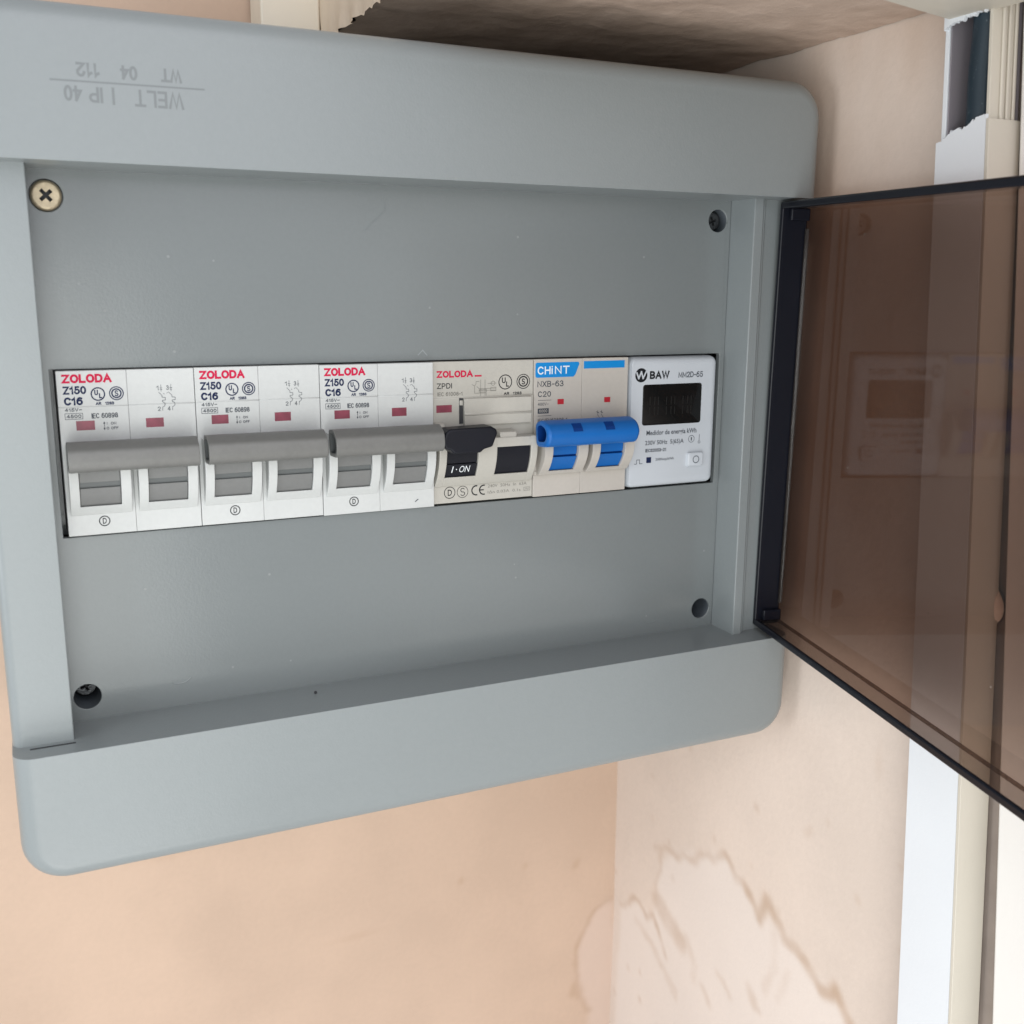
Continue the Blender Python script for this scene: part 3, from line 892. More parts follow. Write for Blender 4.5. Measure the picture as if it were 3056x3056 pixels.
# screw holes: blind tubes; one brass screw flush at the top left, dull screws deep in the others
def tube(mb, x, z, r, y0, y1, n=32):
    mb.loft([[(px, y0, pz) for px, pz in circ(x, z, r, n)], [(px, y1, pz) for px, pz in circ(x, z, r, n)]], cap0=False, cap1=True)
def screw(mb, x, z, y, r, ang, dome, depth):
    """round head with a recessed cross"""
    w, l = r * 0.125, r * 0.47
    cross = [(w, w), (w, l), (-w, l), (-w, w), (-l, w), (-l, -w), (-w, -w), (-w, -l), (w, -l), (w, -w), (l, -w), (l, w)]
    ca, sa = math.cos(ang), math.sin(ang)
    cr = [(x + a * ca - b * sa, z + a * sa + b * ca) for a, b in cross]
    outer = circ(x, z, r * 0.80, 36)
    loops_ = [outer, cr]
    tris = tessellate_polygon([[Vector((a, b, 0)) for a, b in l_] for l_ in loops_])
    flat = outer + cr
    mb.add([(a, y - dome, b) for a, b in flat], [t for t in tris])
    rings = []
    for k in range(7):
        t = k / 6
        rr = r * (0.80 + 0.20 * math.sin(t * math.pi / 2))
        rings.append([(a, y - dome + dome * 1.6 * (1 - math.cos(t * math.pi / 2)), b) for a, b in circ(x, z, rr, 36)])
    mb.loft(rings, cap0=False, cap1=False)
    return cr
def screw_cross(mb, cr, x, z, y, dome, depth):
    n_ = len(cr)
    inner = [(x + (a - x) * 0.7, z + (b - z) * 0.7) for a, b in cr]
    mb.loft([[(a, y - dome + 0.001, b) for a, b in cr], [(a, y - dome + depth, b) for a, b in inner]], cap0=False, cap1=True)
for i, (sx, sz) in enumerate(SCREW):
    mb = MB()
    tube(mb, sx, sz, 4.13 if i == 0 else 3.74, 2.5, 4.5 if i == 0 else 15.0)
    mb.build('screw_hole', M['hole'] if i else M['grey_plate'], plate, OB, smooth=30, recalc=False)
    if i == 3:
        continue
    mb = MB()
    yy = 2.1 if i == 0 else (12.0 if i == 2 else 6.0)
    cr = screw(mb, sx, sz, yy, 3.9 if i == 0 else 3.4, math.radians(42 if i == 0 else 20), 0.75, 1.6)
    s_ = mb.build('screw', M['brass'] if i == 0 else M['steel'], box, OB, smooth=40, recalc=False)
    if i == 0:
        s_['label'] = 'brassy screw flush with the plate'
    mb = MB()
    screw_cross(mb, cr, sx, sz, yy, 0.75, 1.5)
    mb.build('cross_recess', M['slot'], s_, OB, smooth=0, recalc=False)

# moulding marks on the plate: faint raised crescents near the lower holes, a scratch near the top
mb = MB()
def arc_ridge(cx_, cz_, r, a0, a1, w):
    pts = [(cx_ + r * math.cos(math.radians(a0 + (a1 - a0) * i / 10)), cz_ + r * math.sin(math.radians(a0 + (a1 - a0) * i / 10))) for i in range(11)]
    for k in range(10):
        (x0, z0), (x1, z1) = pts[k], pts[k + 1]
        mb.add([(x0, 1.99, z0), (x1, 1.99, z1), (x1 + (x1 - cx_) / r * w, 1.99, z1 + (z1 - cz_) / r * w), (x0 + (x0 - cx_) / r * w, 1.99, z0 + (z0 - cz_) / r * w),
                (x0 + (x0 - cx_) / r * w / 2, 1.85, z0 + (z0 - cz_) / r * w / 2), (x1 + (x1 - cx_) / r * w / 2, 1.85, z1 + (z1 - cz_) / r * w / 2)],
               [(0, 1, 5, 4), (4, 5, 2, 3)])
for a in ((27, -43.5, 4.2, 240, 320, 0.5), (191.5, -46.5, 4.0, 230, 310, 0.5)):
    mb = MB()
    arc_ridge(*a)
    mb.build('moulding_mark', M['grey_plate'], plate, OB, smooth=60, recalc=False)
for pts_, w_ in (([(93.6, 93.6), (93.7, 90.2), (92.2, 88.8), (89.6, 86.8), (87.6, 84.2)], 0.2), ([(193.6, 92.0), (193.2, 89.6), (195.4, 91.2)], 0.28), ([(103.5, 47.6), (105.0, 49.0), (106.4, 47.4)], 0.35)):
    mb = MB()
    stroke(mb, pts_, w_, 2.0)
    mb.build('scratch', M['emboss'] if w_ < 0.3 else M['grey_case'], plate, OB, smooth=0, recalc=False)
mb = MB()
mb.prism_y(circ(66.0, -54.4, 0.45, 10), -5.5, -5.1)
mb.build('dirt_speck', M['slot'], box, OB)

# lettering moulded upside down into the upper band
mb = MB()
YT = YB + 0.02
for s, x0, x1, z0, z1 in (('WELT', 22.7, 34.4, 111.2, 115.2), ('I', 17.3, 18.1, 111.2, 115.2), ('IP', 12.2, 15.4, 111.4, 115.0), ('40', 6.6, 10.7, 111.4, 115.0),
                          ('WT', 29.2, 34.2, 117.4, 120.6), ('04', 19.7, 23.7, 117.2, 120.5), ('112', 9.7, 15.0, 117.1, 120.4)):
    sans(mb, s, x0, x1, z0, z1, 0.62, YT, flip=True)
stroke(mb, [(3.9, 116.0), (39.4, 116.4)], 0.42, YT)
mb.build('moulded_lettering', M['emboss'], top_band, OB, smooth=0, recalc=False)

# ------------------------------------------------------------------ the open door
DA, DS, DD = math.radians(11.37), math.radians(1.248), 9.6
DH = 149.5
def dmap(u, z, n):
    u2 = u + z * math.sin(DS)
    z2 = -52.97 + z - u * math.sin(DS)
    return (227.7 - u2 * math.sin(DA) + n * math.cos(DA), -16 - u2 * math.cos(DA) - n * math.sin(DA), z2)
U0, U1 = -8.0, 228.0
def dbox(mb, u0, u1, z0, z1, n0, n1):
    vs = [dmap(u, z, n_) for u in (u0, u1) for z in (z0, z1) for n_ in (n0, n1)]
    mb.add(vs, [(0, 1, 3, 2), (4, 6, 7, 5), (0, 4, 5, 1), (2, 3, 7, 6), (0, 2, 6, 4), (1, 5, 7, 3)])
mb = MB()
dbox(mb, U0, U1, 0.3, DH - 0.3, DD, DD + 1.6)
door = mb.build('door', M['tint'], box, OB, smooth=0)
door['label'] = 'smoky brown clear door swung open on its right hinge'
for nm, a in (('door_rim', (U0 + 1.8, U1 - 1.8, 0.0, 1.8)), ('door_rim', (U0 + 1.8, U1 - 1.8, DH - 1.8, DH))):
    mb = MB()
    dbox(mb, a[0], a[1], a[2], a[3], 1.4, DD - 0.02)
    mb.build(nm, M['tint_rim'], door, OB, smooth=0)
for a in ((U0, U1, -0.3, 2.2), (U0, U1, DH - 2.2, DH + 0.3)):
    mb = MB()
    dbox(mb, *a, 0.0, 1.35)
    mb.build('rim_edge', M['door_edge'], door, OB, smooth=40, bevel=0.6, seg=3)
mb = MB()
dbox(mb, U0, U0 + 1.8, 0.0, DH, 0.0, DD - 0.02)
mb.build('hinge_rim', M['door_edge'], door, OB, smooth=0, bevel=0.5)
for a, b in ((1.9, 6.0), (DH - 6.0, DH - 1.9)):
    mb = MB()
    dbox(mb, U0 + 1.75, U0 + 3.8, a, b, 2.4, DD - 0.05)
    mb.build('hinge_block', M['door_edge'], door, OB, smooth=0, bevel=0.5)
# rounded step along the hinge side of the pane, catches the light
mb = MB()
ring0 = []
for k in range(9):
    t = math.pi * k / 8
    ring0.append((U0 + 2.6 + 0.9 * math.cos(t), DD - 0.02 - 1.1 * math.sin(t)))
mb.loft([[dmap(u, z, n_) for u, n_ in ring0] for z in (8.5, DH - 8.5)])
mb.build('pane_bead', M['tint_rim'], door, OB, smooth=60)
for z0_ in (0.5, DH - 14.5):
    mb = MB()
    c = [(U0 - 2.2 + 2.6 * math.cos(2 * math.pi * k / 16), 5.0 + 2.6 * math.sin(2 * math.pi * k / 16)) for k in range(16)]
    mb.loft([[dmap(u, z, n_) for u, n_ in c] for z in (z0_, z0_ + 14)])
    mb.build('hinge_pin', M['door_edge'], door, OB, smooth=40)

# ================================================================== BREAKERS
def hump(z, h=5.0, zc=18.0, zr=12.5):
    return -h * (1 - ((z - zc) / zr) ** 2)
def hump_prof(z0, z1, h, off, zc=18.0, zr=12.5, back=1.0, n=14, grooves=()):
    pr = [(back, z0)]
    for i in range(n + 1):
        z = z0 + (z1 - z0) * i / n
        pr.append((hump(z, h, zc, zr) + off, z))
    pr.append((back, z1))
    return pr

def casing(mb, x0, x1, H0, H1, cheeks, h=5.0, zlo=5.8, zwin=8.4, ztop=25.6, seam=35.75, zc=18.0, zr=12.5):
    g = 0.22
    mb.prism_x([(46, H0), (0.0, H0), (0.0, seam - 0.12), (g, seam), (0.0, seam + 0.12), (0.0, H1), (46, H1)], x0, x1)
    for a, b in cheeks:
        mb.prism_x(hump_prof(zlo, ztop, h, 0.0, zc, zr, 0.3), a, b)

def lever_bar(mb, mb_in, x0, x1, sec, wall=0.72, depth=7.0):
    cyy = sum(p[0] for p in sec) / len(sec)
    czz = sum(p[1] for p in sec) / len(sec)
    inn = [(cyy + (y - cyy) * wall, czz + (z - czz) * wall) for y, z in sec]
    n_ = len(sec)
    vs = [(x0, y, z) for y, z in sec] + [(x0, y, z) for y, z in inn] + [(x1, y, z) for y, z in sec] + [(x0 + depth, y, z) for y, z in inn]
    fs = []
    for i in range(n_):
        j = (i + 1) % n_
        fs.append((i, j, n_ + j, n_ + i))
        fs.append((j, i, 2 * n_ + i, 2 * n_ + j))
    fs.append(tuple(range(2 * n_, 3 * n_)))
    mb.add(vs, fs)
    vi = [(x0 + 0.01, y, z) for y, z in inn] + [(x0 + depth, y, z) for y, z in inn]
    fi = [(i, (i + 1) % n_, n_ + (i + 1) % n_, n_ + i) for i in range(n_)] + [tuple(range(n_, 2 * n_))]
    mb_in.add(vi, fi)

def rounded_section(pts, r, n=4):
    """round the corners of a small polygon section"""
    out = []
    k = len(pts)
    for i in range(k):
        p0, p1, p2 = Vector(pts[i - 1]), Vector(pts[i]), Vector(pts[(i + 1) % k])
        a = p1 + (p0 - p1).normalized() * r
        b = p1 + (p2 - p1).normalized() * r
        for j in range(n + 1):
            t = j / n
            q = a * (1 - t) ** 2 + p1 * 2 * t * (1 - t) + b * t * t
            out.append((q.x, q.y))
    return out

# ---- two-pole grey lever breaker --------------------------------------------------
def grey_breaker():
    W = 35.75
    O = (W / 2, 20, 0)
    t = thing('circuit_breaker', 'leftmost white two-pole breaker in the row with grey bar lever and 4500 box print', 'circuit breaker', O, 'white two-pole breakers with grey bar levers')
    for k in (0, 1):
        xo = 17.88 * k
        mb = MB()
        casing(mb, xo + 0.02, xo + 17.84, 0.0, 45.5, [(xo + 1.0, xo + 3.5), (xo + 14.2, xo + 16.9)])
        # sill below the window
        mb.prism_x(hump_prof(5.8, 8.5, 5.0, 0.02, back=0.3, n=5), xo + 3.4, xo + 14.3)
        mb.build('pole_casing', M['white'], t, O, smooth=35, bevel=0.16)
        # rocking drum behind the window
        mb = MB()
        mb.prism_x(hump_prof(8.6, 13.9, 5.0, 0.75, n=6), xo + 3.62, xo + 14.08)
        mb.prism_x(hump_prof(15.5, 24.6, 5.0, 0.75, n=8), xo + 3.62, xo + 14.08)
        tg = mb.build('toggle', M['lever'], t, O, smooth=35, bevel=0.12)
        mb = MB()
        mb.prism_x(hump_prof(13.7, 15.7, 5.0, 1.25, n=4), xo + 3.63, xo + 14.07)
        mb.build('toggle_groove', M['lever_dark'], tg, O, smooth=35)
        mb = MB()
        mb.box(xo + 4.2, xo + 13.5, -9.0, -2.0, 19.5, 25.0)
        mb.build('lever_arm', M['lever'], t, O, bevel=0.3)
    sec = rounded_section([(-4.4, 26.9), (-9.2, 27.6), (-13.0, 25.4), (-13.6, 21.8), (-12.4, 19.6), (-5.2, 19.2)], 1.1)
    mb, mi = MB(), MB()
    lever_bar(mb, mi, 1.0, 34.4, sec)
    lv = mb.build('lever_bar', M['bar'], t, O, smooth=35, bevel=0.12)
    mi.build('bar_hollow', M['lever_dark'], lv, O, smooth=35, recalc=False)
    for x0, x1 in ((4.15, 8.9), (22.2, 26.95)):
        mb = MB()
        rect(mb, x0, x1, 29.35, 31.95, 0.03)
        mb.build('indicator', M['red_flag'], t, O, smooth=0, recalc=False)
    mb = MB()
    sans(mb, 'ZOLODA', 1.4, 14.0, 42.2, 44.6, 0.60)
    mb.build('brand_lettering', M['red_ink'], t, O, smooth=0, recalc=False)
    mb = MB()
    sans(mb, 'Z150', 1.5, 7.35, 39.2, 41.4, 0.47)
    sans(mb, 'C16', 1.55, 6.3, 36.25, 38.45, 0.52)
    sans(mb, 'AR', 9.5, 10.95, 36.1, 36.95, 0.2)
    sans(mb, '1283', 11.9, 14.25, 36.1, 36.95, 0.2)
    ring(mb, 10.25, 39.1, 1.86, 1.52)
    sans(mb, 'U', 9.35, 10.3, 38.8, 40.25, 0.3)
    sans(mb, 'L', 10.5, 11.25, 37.95, 39.3, 0.3)
    ring(mb, 15.0, 39.15, 1.9, 1.62)
    ring(mb, 15.0, 39.15, 1.36, 0.98)
    sans(mb, 'S', 14.5, 15.5, 38.35, 39.95, 0.28)
    me_ = MB()
    ring(me_, 9.5, 3.75, 1.5, 1.22)
    text(me_, 'D', 9.0, 10.05, 2.95, 4.6, 0, 0.02)
    me_.build('letter_emblem', M['black_ink'], t, O, smooth=0, recalc=False)
    mb.build('printed_text', M['navy_ink'], t, O, smooth=0, recalc=False)
    mb = MB()
    sans(mb, '415V~', 1.6, 5.9, 34.55, 35.5, 0.19)
    sans(mb, '4500', 1.9, 5.65, 32.8, 33.75, 0.2)
    frame(mb, 1.55, 5.98, 32.5, 34.05, 0.14)
    sans(mb, 'IEC 60898', 8.2, 15.0, 32.5, 33.9, 0.24)
    stroke(mb, [(11.3, 29.3), (11.3, 31.4)], 0.13)
    for z0, s in ((31.55, -1), (29.15, 1)):
        mb.add([(11.3, -INK, z0), (11.0, -INK, z0 + s * 0.6), (11.6, -INK, z0 + s * 0.6)], [(0, 1, 2)])
    text(mb, 'I', 12.0, 12.12, 30.65, 31.3)
    sans(mb, 'ON', 13.0, 14.4, 30.6, 31.35, 0.14)
    sans(mb, 'O', 11.8, 12.5, 29.3, 30.05, 0.14)
    sans(mb, 'OFF', 13.0, 14.9, 29.3, 30.05, 0.14)
    mb.build('rating_print', M['grey_ink'], t, O, smooth=0, recalc=False)
    mb = MB()
    # two-pole switching symbol
    for dx, a, b in ((0.0, '1', '2'), (2.65, '3', '4')):
        sans(mb, a, 25.5 + dx, 26.2 + dx, 39.6, 40.85, 0.17)
        sans(mb, b, 25.55 + dx, 26.35 + dx, 33.8, 35.0, 0.17)
        stroke(mb, [(26.75 + dx, 41.1), (26.75 + dx, 39.3)], 0.12)
        stroke(mb, [(26.45 + dx, 40.2), (27.05 + dx, 40.2)], 0.12)
        stroke(mb, [(26.5 + dx, 39.75), (27.0 + dx, 39.75)], 0.12)
        stroke(mb, [(26.05 + dx, 39.0), (26.9 + dx, 38.1), (26.9 + dx, 37.6), (27.75 + dx, 37.5), (27.75 + dx, 36.8), (26.9 + dx, 36.75), (26.9 + dx, 36.35),
                    (27.4 + dx, 36.1), (27.65 + dx, 35.6), (27.4 + dx, 35.1), (26.95 + dx, 34.9), (26.85 + dx, 33.9)], 0.13)
    stroke(mb, [(27.3, 38.6), (27.55, 38.5)], 0.12)
    stroke(mb, [(28.2, 38.7), (28.5, 38.9)], 0.12)
    mb.build('circuit_symbol', M['grey_ink'], t, O, smooth=0, recalc=False)
    return t

b1 = grey_breaker()
bx = b1.location.copy()
for k, lab in ((1, 'second white breaker from the left, between two others with grey bar levers'),
               (2, 'third white breaker with grey bar lever, beside the cream black-lever device')):
    c = copy_tree(b1)
    c.location = bx + Vector((35.86 * k * MM, -0.15 * MM * k, (-0.15 if k == 2 else 0.05) * MM))
    c['label'] = lab
    if k == 2:
        mb = MB()
        stroke(mb, [(29.4, 2.1), (29.9, 2.5), (30.3, 2.75)], 0.28)
        mb.build('dirt_smudge', M['grey_ink'], c, (17.875, 20, 0), smooth=0, recalc=False)
b1.location.y += 0.0

# ---- residual current device --------------------------------------------------
X0, X1 = 107.6, 142.45
O = ((X0 + X1) / 2, 20, 0)
t = thing('residual_current_device', 'cream two-pole device with one black lever reading ON and a black window', 'residual current breaker', O)
mb = MB()
YR = 0.6
prof = [(46, 0.3), (YR, 0.3), (YR, 6.55), (YR - 0.35, 6.75), (YR - 0.35, 34.0), (YR, 34.2), (YR, 45.4), (46, 45.4)]
mb.prism_x(prof, X0, X1)
for a, b in ((107.7, 110.2), (120.9, 127.3), (139.3, 141.6)):
    mb.prism_x(hump_prof(6.0, 26.5 if a < 120 else 21.5, 5.2, 0, 18.2, 12.6, 1.5), a, b)
mb.prism_x(hump_prof(6.0, 9.2, 5.2, 0.02, 18.2, 12.6, 1.5, 5), 110.1, 139.4)
mb.prism_x(hump_prof(18.4, 21.4, 5.2, 0.02, 18.2, 12.6, 1.5, 5), 127.2, 139.4)
mb.prism_x([(YR, 21.0), (-4.6, 21.2), (-4.0, 23.0), (YR, 23.6)], 128.6, 134.4)
mb.build('casing', M['cream'], t, O, smooth=35, bevel=0.2)
mb = MB()
mb.prism_x([(YR, 25.2), (-0.9, 25.2), (-1.0, 28.4), (-1.6, 28.7), (-1.0, 29.0), (-0.9, 33.7), (YR, 33.9)], 117.75, 141.3)
mb.build('test_button', M['cream'], t, O, smooth=20, bevel=0.15)
mb = MB()
mb.box(116.35, 117.6, -0.02, 0.6, 25.8, 33.9)
sl = mb.build('button_slot', M['slot'], t, O)
mb = MB()
mb.box(116.4, 117.5, -0.3, 0.5, 31.6, 33.2)
mb.build('slot_catch', M['cream'], sl, O, bevel=0.2)
mb = MB()
rect(mb, 108.65, 113.85, 29.55, 31.9, -0.02 + YR - 0.35)
mb.build('indicator', M['red_flag'], t, O, smooth=0, recalc=False)
hy = lambda z: hump(z, 5.2, 18.2, 12.6)
for a, b, zt in ((110.3, 120.8, 25.0), (127.4, 139.2, 18.5)):
    mb = MB()
    if a < 120:
        mb.prism_x(hump_prof(9.3, 13.6, 5.2, 0.6, 18.2, 12.6, 1.5, 6), a, b)
        mb.prism_x(hump_prof(13.75, zt, 5.2, 1.0, 18.2, 12.6, 1.5, 8), a, b)
    else:
        mb.prism_x(hump_prof(9.3, zt, 5.2, 0.7, 18.2, 12.6, 1.5, 10), a, b)
    tg = mb.build('toggle', M['black'], t, O, smooth=35, bevel=0.12)
    if a < 120:
        mb = MB()
        yf = lambda z: hy(z) + 0.55
        text(mb, 'I', 112.4, 112.75, 10.75, 12.95, yf, 0.0, slant=0.12)
        text(mb, '.', 113.7, 114.1, 11.65, 12.05, yf, 0.0)
        text(mb, 'ON', 114.9, 118.4, 10.75, 12.95, yf, 0.0, slant=0.1)
        mb.build('toggle_lettering', M['white_ink'], tg, O, smooth=0, recalc=False)
mb = MB()
poly = [(106.0, 25.2), (107.4, 26.3), (121.2, 26.6), (123.0, 25.6), (123.2, 24.2), (121.6, 20.2), (118.6, 19.6), (117.8, 18.6), (108.8, 18.6), (107.8, 19.8), (105.8, 20.4), (105.2, 22.4)]
poly = [(x + 0.9, z - 0.4) for x, z in poly]
mb.prism_y(poly, -12.4, -5.5)
mb.box(110.6, 120.4, -8, -3, 17.5, 24)
mb.build('lever', M['black'], t, O, smooth=35, bevel=0.9, seg=3)
mb = MB()
sans(mb, 'ZOLODA', 109.0, 121.2, 40.4, 42.55, 0.52, YR)
rect(mb, 121.8, 124.2, 40.45, 40.95, YR)
mb.build('brand_lettering', M['red_ink'], t, O, smooth=0, recalc=False)
mb = MB()
sans(mb, 'ZPDI', 109.05, 114.1, 37.0, 38.7, 0.26, YR)
sans(mb, 'AR', 132.0, 133.9, 34.3, 35.2, 0.2, YR)
sans(mb, '1283', 135.2, 138.3, 34.3, 35.2, 0.2, YR)
ring(mb, 132.5, 38.45, 2.4, 2.1, YR)
sans(mb, 'U', 131.3, 132.6, 38.1, 39.9, 0.32, YR)
sans(mb, 'L', 132.8, 133.8, 36.95, 38.6, 0.32, YR)
ring(mb, 138.9, 38.45, 2.4, 2.15, YR)
ring(mb, 138.9, 38.45, 1.75, 1.35, YR)
sans(mb, 'S', 138.3, 139.5, 37.45, 39.4, 0.3, YR)
mb.build('printed_text', M['black_ink'], t, O, smooth=0, recalc=False)
mb = MB()
ring(mb, 113.1, 3.7, 1.95, 1.72, YR)
text(mb, 'D', 112.45, 113.85, 2.7, 4.7, YR, 0.01)
ring(mb, 117.55, 3.65, 1.95, 1.78, YR)
sans(mb, 'S', 116.75, 118.4, 2.35, 4.95, 0.22, YR)
# CE mark drawn as two arcs
def arc(mb_, cx_, cz_, ro, ri, a0, a1, y):
    n_ = 16
    vs_ = []
    for i in range(n_ + 1):
        a_ = math.radians(a0 + (a1 - a0) * i / n_)
        vs_ += [(cx_ + ro * math.cos(a_), y - INK, cz_ + ro * math.sin(a_)), (cx_ + ri * math.cos(a_), y - INK, cz_ + ri * math.sin(a_))]
    mb_.add(vs_, [(2 * i, 2 * i + 2, 2 * i + 3, 2 * i + 1) for i in range(n_)])
arc(mb, 122.3, 3.8, 1.7, 1.3, 75, 285, YR)
arc(mb, 125.0, 3.8, 1.7, 1.3, 75, 285, YR)
rect(mb, 123.6, 125.0, 3.62, 3.98, YR)
mb.build('approval_marks', M['black_ink'], t, O, smooth=0, recalc=False)
mb = MB()
sans(mb, 'IEC 61008-1', 109.2, 117.7, 34.7, 35.9, 0.2, YR)
mb.build('standard_print', M['pale_ink'], t, O, smooth=0, recalc=False)
mb = MB()
text(mb, '240V  50Hz  In  63A', 126.4, 140.4, 4.4, 5.4, YR)
text(mb, 'I\u0394n 0.03A  0.1s', 126.4, 138.2, 2.4, 3.35, YR)
frame(mb, 139.4, 141.6, 2.45, 3.55, 0.13, YR)
stroke(mb, [(139.8, 2.8), (140.3, 3.2), (140.7, 2.8), (141.2, 3.2)], 0.12, YR)
mb.build('rating_print', M['pale_ink'], t, O, smooth=0, recalc=False)
mb = MB()
for p_ in ([(120.9, 38.0), (121.8, 37.5), (122.3, 38.2), (122.3, 38.9), (123.4, 38.9)], [(121.8, 37.5), (121.8, 35.2), (125.8, 35.2), (125.8, 34.2)],
           [(123.9, 39.4), (123.9, 34.0)], [(125.4, 39.4), (125.4, 34.0)], [(123.3, 36.6), (129.0, 36.6)], [(123.3, 36.0), (129.0, 36.0)],
           [(126.4, 38.2), (127.4, 38.2)], [(122.6, 37.3), (123.4, 36.6)]):
    stroke(mb, p_, 0.13, YR)
frame(mb, 123.4, 125.9, 35.5, 36.3, 0.13, YR)
frame(mb, 127.4, 129.2, 35.8, 36.9, 0.13, YR)
ring(mb, 128.2, 38.2, 0.75, 0.6, YR)
stroke(mb, [(127.0, 38.2), (129.3, 38.2)], 0.12, YR)
mb.build('circuit_symbol', M['pale_ink'], t, O, smooth=0, recalc=False)

# ---- blue lever breaker --------------------------------------------------
X0 = 142.52
O = (160, 20, 0)
t = thing('circuit_breaker', 'warm white two-pole breaker with blue bar lever and blue logo panel', 'circuit breaker', O)
hy2 = dict(h=7.0, zc=17.0, zr=12.0)
for k in (0, 1):
    xo = X0 + 17.65 * k
    mb = MB()
    mb.prism_x([(46, 0.1), (0, 0.1), (0, 7.35), (0.2, 7.5), (-0.3, 7.65), (-0.3, 8.6), (0, 9), (0, 45.4), (46, 45.4)], xo + 0.03, xo + 17.6)
    for a, b in ((1.0, 3.9), (13.3, 16.9)):
        mb.prism_x(hump_prof(7.7, 24.2, 7.0, 0, 17.0, 11.0, 0.4), xo + a, xo + b)
    mb.prism_x(hump_prof(7.72, 9.1, 7.0, 0.02, 17.0, 11.0, 0.4, 4), xo + 3.8, xo + 13.4)
    mb.build('pole_casing', M['warm'], t, O, smooth=35, bevel=0.2)
    mb = MB()
    mb.prism_x(hump_prof(9.2, 14.0, 7.0, 0.9, 17.0, 11.0, 0.5, 6), xo + 4.0, xo + 13.2)
    mb.prism_x(hump_prof(14.6, 23.2, 7.0, 1.3, 17.0, 11.0, 0.5, 8), xo + 4.0, xo + 13.2)
    tg = mb.build('toggle', M['blue'], t, O, smooth=35, bevel=0.15)
    mb = MB()
    mb.prism_x(hump_prof(13.8, 14.8, 7.0, 1.7, 17.0, 11.0, 0.5, 3), xo + 4.02, xo + 13.18)
    mb.build('toggle_groove', M['blue_dark'], tg, O, smooth=35)
    mb = MB()
    mb.box(xo + 4.6, xo + 12.8, -10, -3, 18.0, 25.0)
    mb.build('lever_arm', M['blue'], t, O, bevel=0.4)
    mb = MB()
    rect(mb, xo + 8.55, xo + 11.35, 30.4, 32.5, 0.02)
    w_ = mb.build('indicator_window', M['warm'], t, O, smooth=0, recalc=False)
    mb = MB()
    rect(mb, xo + 8.6, xo + 10.95, 30.55, 32.3, -0.02)
    mb.build('indicator', M['red_small'], w_, O, smooth=0, recalc=False)
sec = rounded_section([(-4.5, 25.6), (-8.5, 26.9), (-13.4, 25.6), (-15.4, 22.5), (-13.4, 18.6), (-5.5, 17.8)], 1.7)
mb, mi = MB(), MB()
lever_bar(mb, mi, 140.6, 174.2, sec, 0.62, 5.0)
lv = mb.build('lever_bar', M['blue'], t, O, smooth=50, bevel=1.0, seg=3)
mi.build('bar_hollow', M['blue_dark'], lv, O, smooth=35, recalc=False)
for xa in (149.6, 161.4):
    mb = MB()
    mb.prism_x([(-12.9, 25.86), (-14.42, 24.42), (-14.85, 23.45), (-13.5, 23.3), (-11.8, 25.4)], xa, xa + 3.3)
    mb.build('bar_notch', M['blue_dark'], lv, O, smooth=0)
mb = MB()
mb.add([(x, -INK, z) for x, z in rrect(142.95, 159.05, 39.5, 44.35, 0.7)], [tuple(range(28))])
q = mb.v
mb.v = [((x if not (x > 156.9 and z < 41.5) else min(x, 156.9 + (z - 39.5) * 1.05)), y, z) for x, y, z in q]
pl_ = mb.build('logo_panel', M['blue_print'], t, O, smooth=0, recalc=False)
mb = MB()
sans(mb, 'CH', 143.7, 148.4, 40.5, 43.1, 0.42, -INK)
text(mb, 'i', 148.75, 149.25, 40.55, 43.2, -INK, 0.012)
sans(mb, 'NT', 150.0, 155.4, 40.55, 43.15, 0.42, -INK)
mb.build('logo_lettering', M['white_ink'], pl_, O, smooth=0, recalc=False)
mb = MB()
rect(mb, 160.75, 176.35, 42.0, 44.45)
mb.build('blue_stripe', M['blue_print'], t, O, smooth=0, recalc=False)
mb = MB()
sans(mb, 'NXB-63', 143.7, 153.3, 36.45, 38.4, 0.3)
sans(mb, 'C20', 143.9, 148.7, 33.2, 35.05, 0.3)
stroke(mb, [(144.0, 32.1), (148.8, 32.1)], 0.14)
stroke(mb, [(144.0, 27.0), (148.9, 27.0)], 0.14)
sans(mb, '400V~', 143.9, 147.9, 30.35, 31.35, 0.15)
sans(mb, 'IEC/EN60898-1', 144.0, 154.9, 24.95, 26.05, 0.16)
sans(mb, '61', 144.0, 145.4, 22.8, 23.85, 0.16)
mb.build('printed_text', M['grey_ink'], t, O, smooth=0, recalc=False)
mb = MB()
for dx in (0, 1.5):
    stroke(mb, [(166.4 + dx, 27.9), (166.4 + dx, 26.9)], 0.14)
    stroke(mb, [(166.0 + dx, 27.5), (166.8 + dx, 27.1)], 0.2)
    stroke(mb, [(166.3 + dx, 26.6), (167.0 + dx, 25.6), (167.0 + dx, 24.8)], 0.14)
mb.build('circuit_symbol', M['grey_ink'], t, O, smooth=0, recalc=False)
mb = MB()
rect(mb, 143.9, 147.95, 27.75, 29.45)
rb = mb.build('rating_panel', M['grey_ink'], t, O, smooth=0, recalc=False)
mb = MB()
sans(mb, '6000', 144.4, 147.4, 28.1, 29.1, 0.15, -INK)
mb.build('rating_lettering', M['warm'], rb, O, smooth=0, recalc=False)

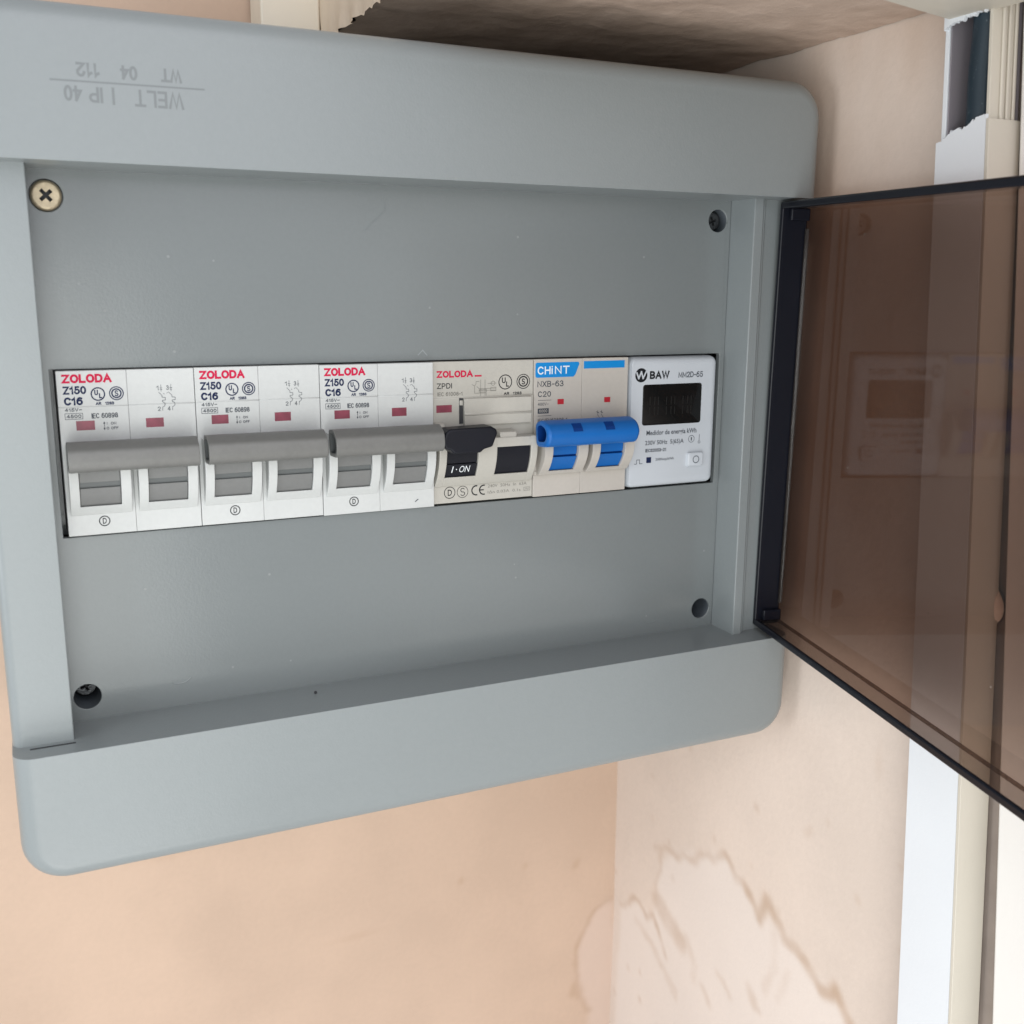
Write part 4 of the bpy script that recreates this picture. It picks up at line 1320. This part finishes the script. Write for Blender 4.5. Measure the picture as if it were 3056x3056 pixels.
# ---- energy meter --------------------------------------------------
O = (196, 20, 0)
t = thing('energy_meter', 'bluish white energy meter with a black display at the right end of the row', 'energy meter', O)
mb = MB()
xa, xb, za, zb = 178.3, 213.9, 0.2, 45.3
rings = []
YM = -1.0
for k, (ins, yy) in enumerate(((0.0, 46), (0.0, 4.0), (0.05, 1.8), (0.3, 0.3), (0.8, -0.5), (1.6, -0.9), (2.6, YM))):
    rings.append([(x, yy, z) for x, z in rrect(xa + min(ins, 0.4), xb - ins, za + ins, zb - ins, max(0.8, 2.6 - ins), 5)])
mb.loft(rings)
mb.build('casing', M['cool'], t, O, smooth=40)
mb = MB()
mb.loft([[(x, YM - 0.015, z) for x, z in rrect(183.3, 207.3, 22.0, 36.0, 1.0)], [(x, YM - 0.12, z) for x, z in rrect(183.5, 207.1, 22.2, 35.8, 0.9)]], cap0=False)
lc = mb.build('display', M['lcd'], t, O, smooth=30)
mb = MB()
for i in range(6):
    x = 186.2 + i * 3.35
    for z in (25.6, 29.0):
        stroke(mb, [(x, z), (x, z + 2.6)], 0.32, YM - 0.11)
        if i % 2 == 0:
            stroke(mb, [(x + 1.9, z), (x + 1.9, z + 2.6)], 0.32, YM - 0.11)
mb.build('display_segments', M['lcd_seg'], lc, O, smooth=0, recalc=False)
mb = MB()
# round emblem: filled disc cut by a white zig-zag
n_ = 36
dx_ = -0.75
mb.add([(183.2 + dx_ + 2.4 * math.cos(2 * math.pi * i / n_), YM - INK, 39.25 + 2.4 * math.sin(2 * math.pi * i / n_)) for i in range(n_)], [tuple(range(n_))])
sans(mb, 'BAW', 186.6 + dx_, 194.5 + dx_, 37.85, 40.55, 0.62, YM)
em = mb.build('brand_lettering', M['black_ink'], t, O, smooth=0, recalc=False)
mb = MB()
stroke(mb, [(181.4 + dx_, 40.1), (182.2 + dx_, 38.2), (183.2 + dx_, 40.4), (183.9 + dx_, 38.2), (185.2 + dx_, 40.6)], 0.55, YM - INK)
mb.build('emblem_zigzag', M['cool'], em, O, smooth=0, recalc=False)
mb = MB()
sans(mb, 'MM2D-65', 198.2 + dx_, 208.3 + dx_, 38.0, 40.0, 0.32, YM)
text(mb, 'Medidor de energ\u00eda kWh', 186.0 + dx_, 206.6 + dx_, 18.0, 20.2, YM, 0.018)
text(mb, '230V 50Hz  5(65)A', 185.6 + dx_, 201.4 + dx_, 14.7, 16.7, YM, 0.016)
ring(mb, 204.6 + dx_, 16.4, 1.3, 1.12, YM)
text(mb, '1', 204.35 + dx_, 204.85 + dx_, 15.8, 17.0, YM)
stroke(mb, [(207.9 + dx_, 17.8), (207.9 + dx_, 15.5)], 0.18, YM)
ring(mb, 207.9 + dx_, 15.1, 0.5, 0.34, YM)
sans(mb, 'IEC62053-21', 185.8 + dx_, 194.3 + dx_, 12.65, 13.85, 0.24, YM)
stroke(mb, [(181.5 + dx_, 8.8), (182.4 + dx_, 8.8), (182.4 + dx_, 10.2), (183.6 + dx_, 10.2), (183.6 + dx_, 8.8), (184.7 + dx_, 8.8)], 0.2, YM)
text(mb, '2000imp/kWh', 190.0 + dx_, 197.6 + dx_, 9.2, 10.4, YM, 0.012)
mb.build('printed_text', M['grey_ink'], t, O, smooth=0, recalc=False)
mb = MB()
mb.prism_y([(186.3 + dx_, 8.9), (188.2 + dx_, 8.9), (188.2 + dx_, 10.9), (186.3 + dx_, 10.9)], YM - 0.12, YM + 0.2)
mb.build('pulse_light', M['navy_ink'], t, O)
mb = MB()
mb.loft([[(x, YM + 0.1, z) for x, z in rrect(201.9, 208.6, 6.5, 11.7, 0.8)], [(x, YM - 0.9, z) for x, z in rrect(202.2, 208.5, 6.7, 11.6, 0.8)], [(x, YM - 1.1, z) for x, z in rrect(202.6, 208.2, 7.0, 11.3, 0.7)]], cap0=False)
bt = mb.build('push_button', M['cool'], t, O, smooth=25)
mb = MB()
ring(mb, 205.4, 9.15, 1.35, 1.08, YM - 1.12)
mb.build('button_mark', M['grey_ink'], bt, O, smooth=0, recalc=False)
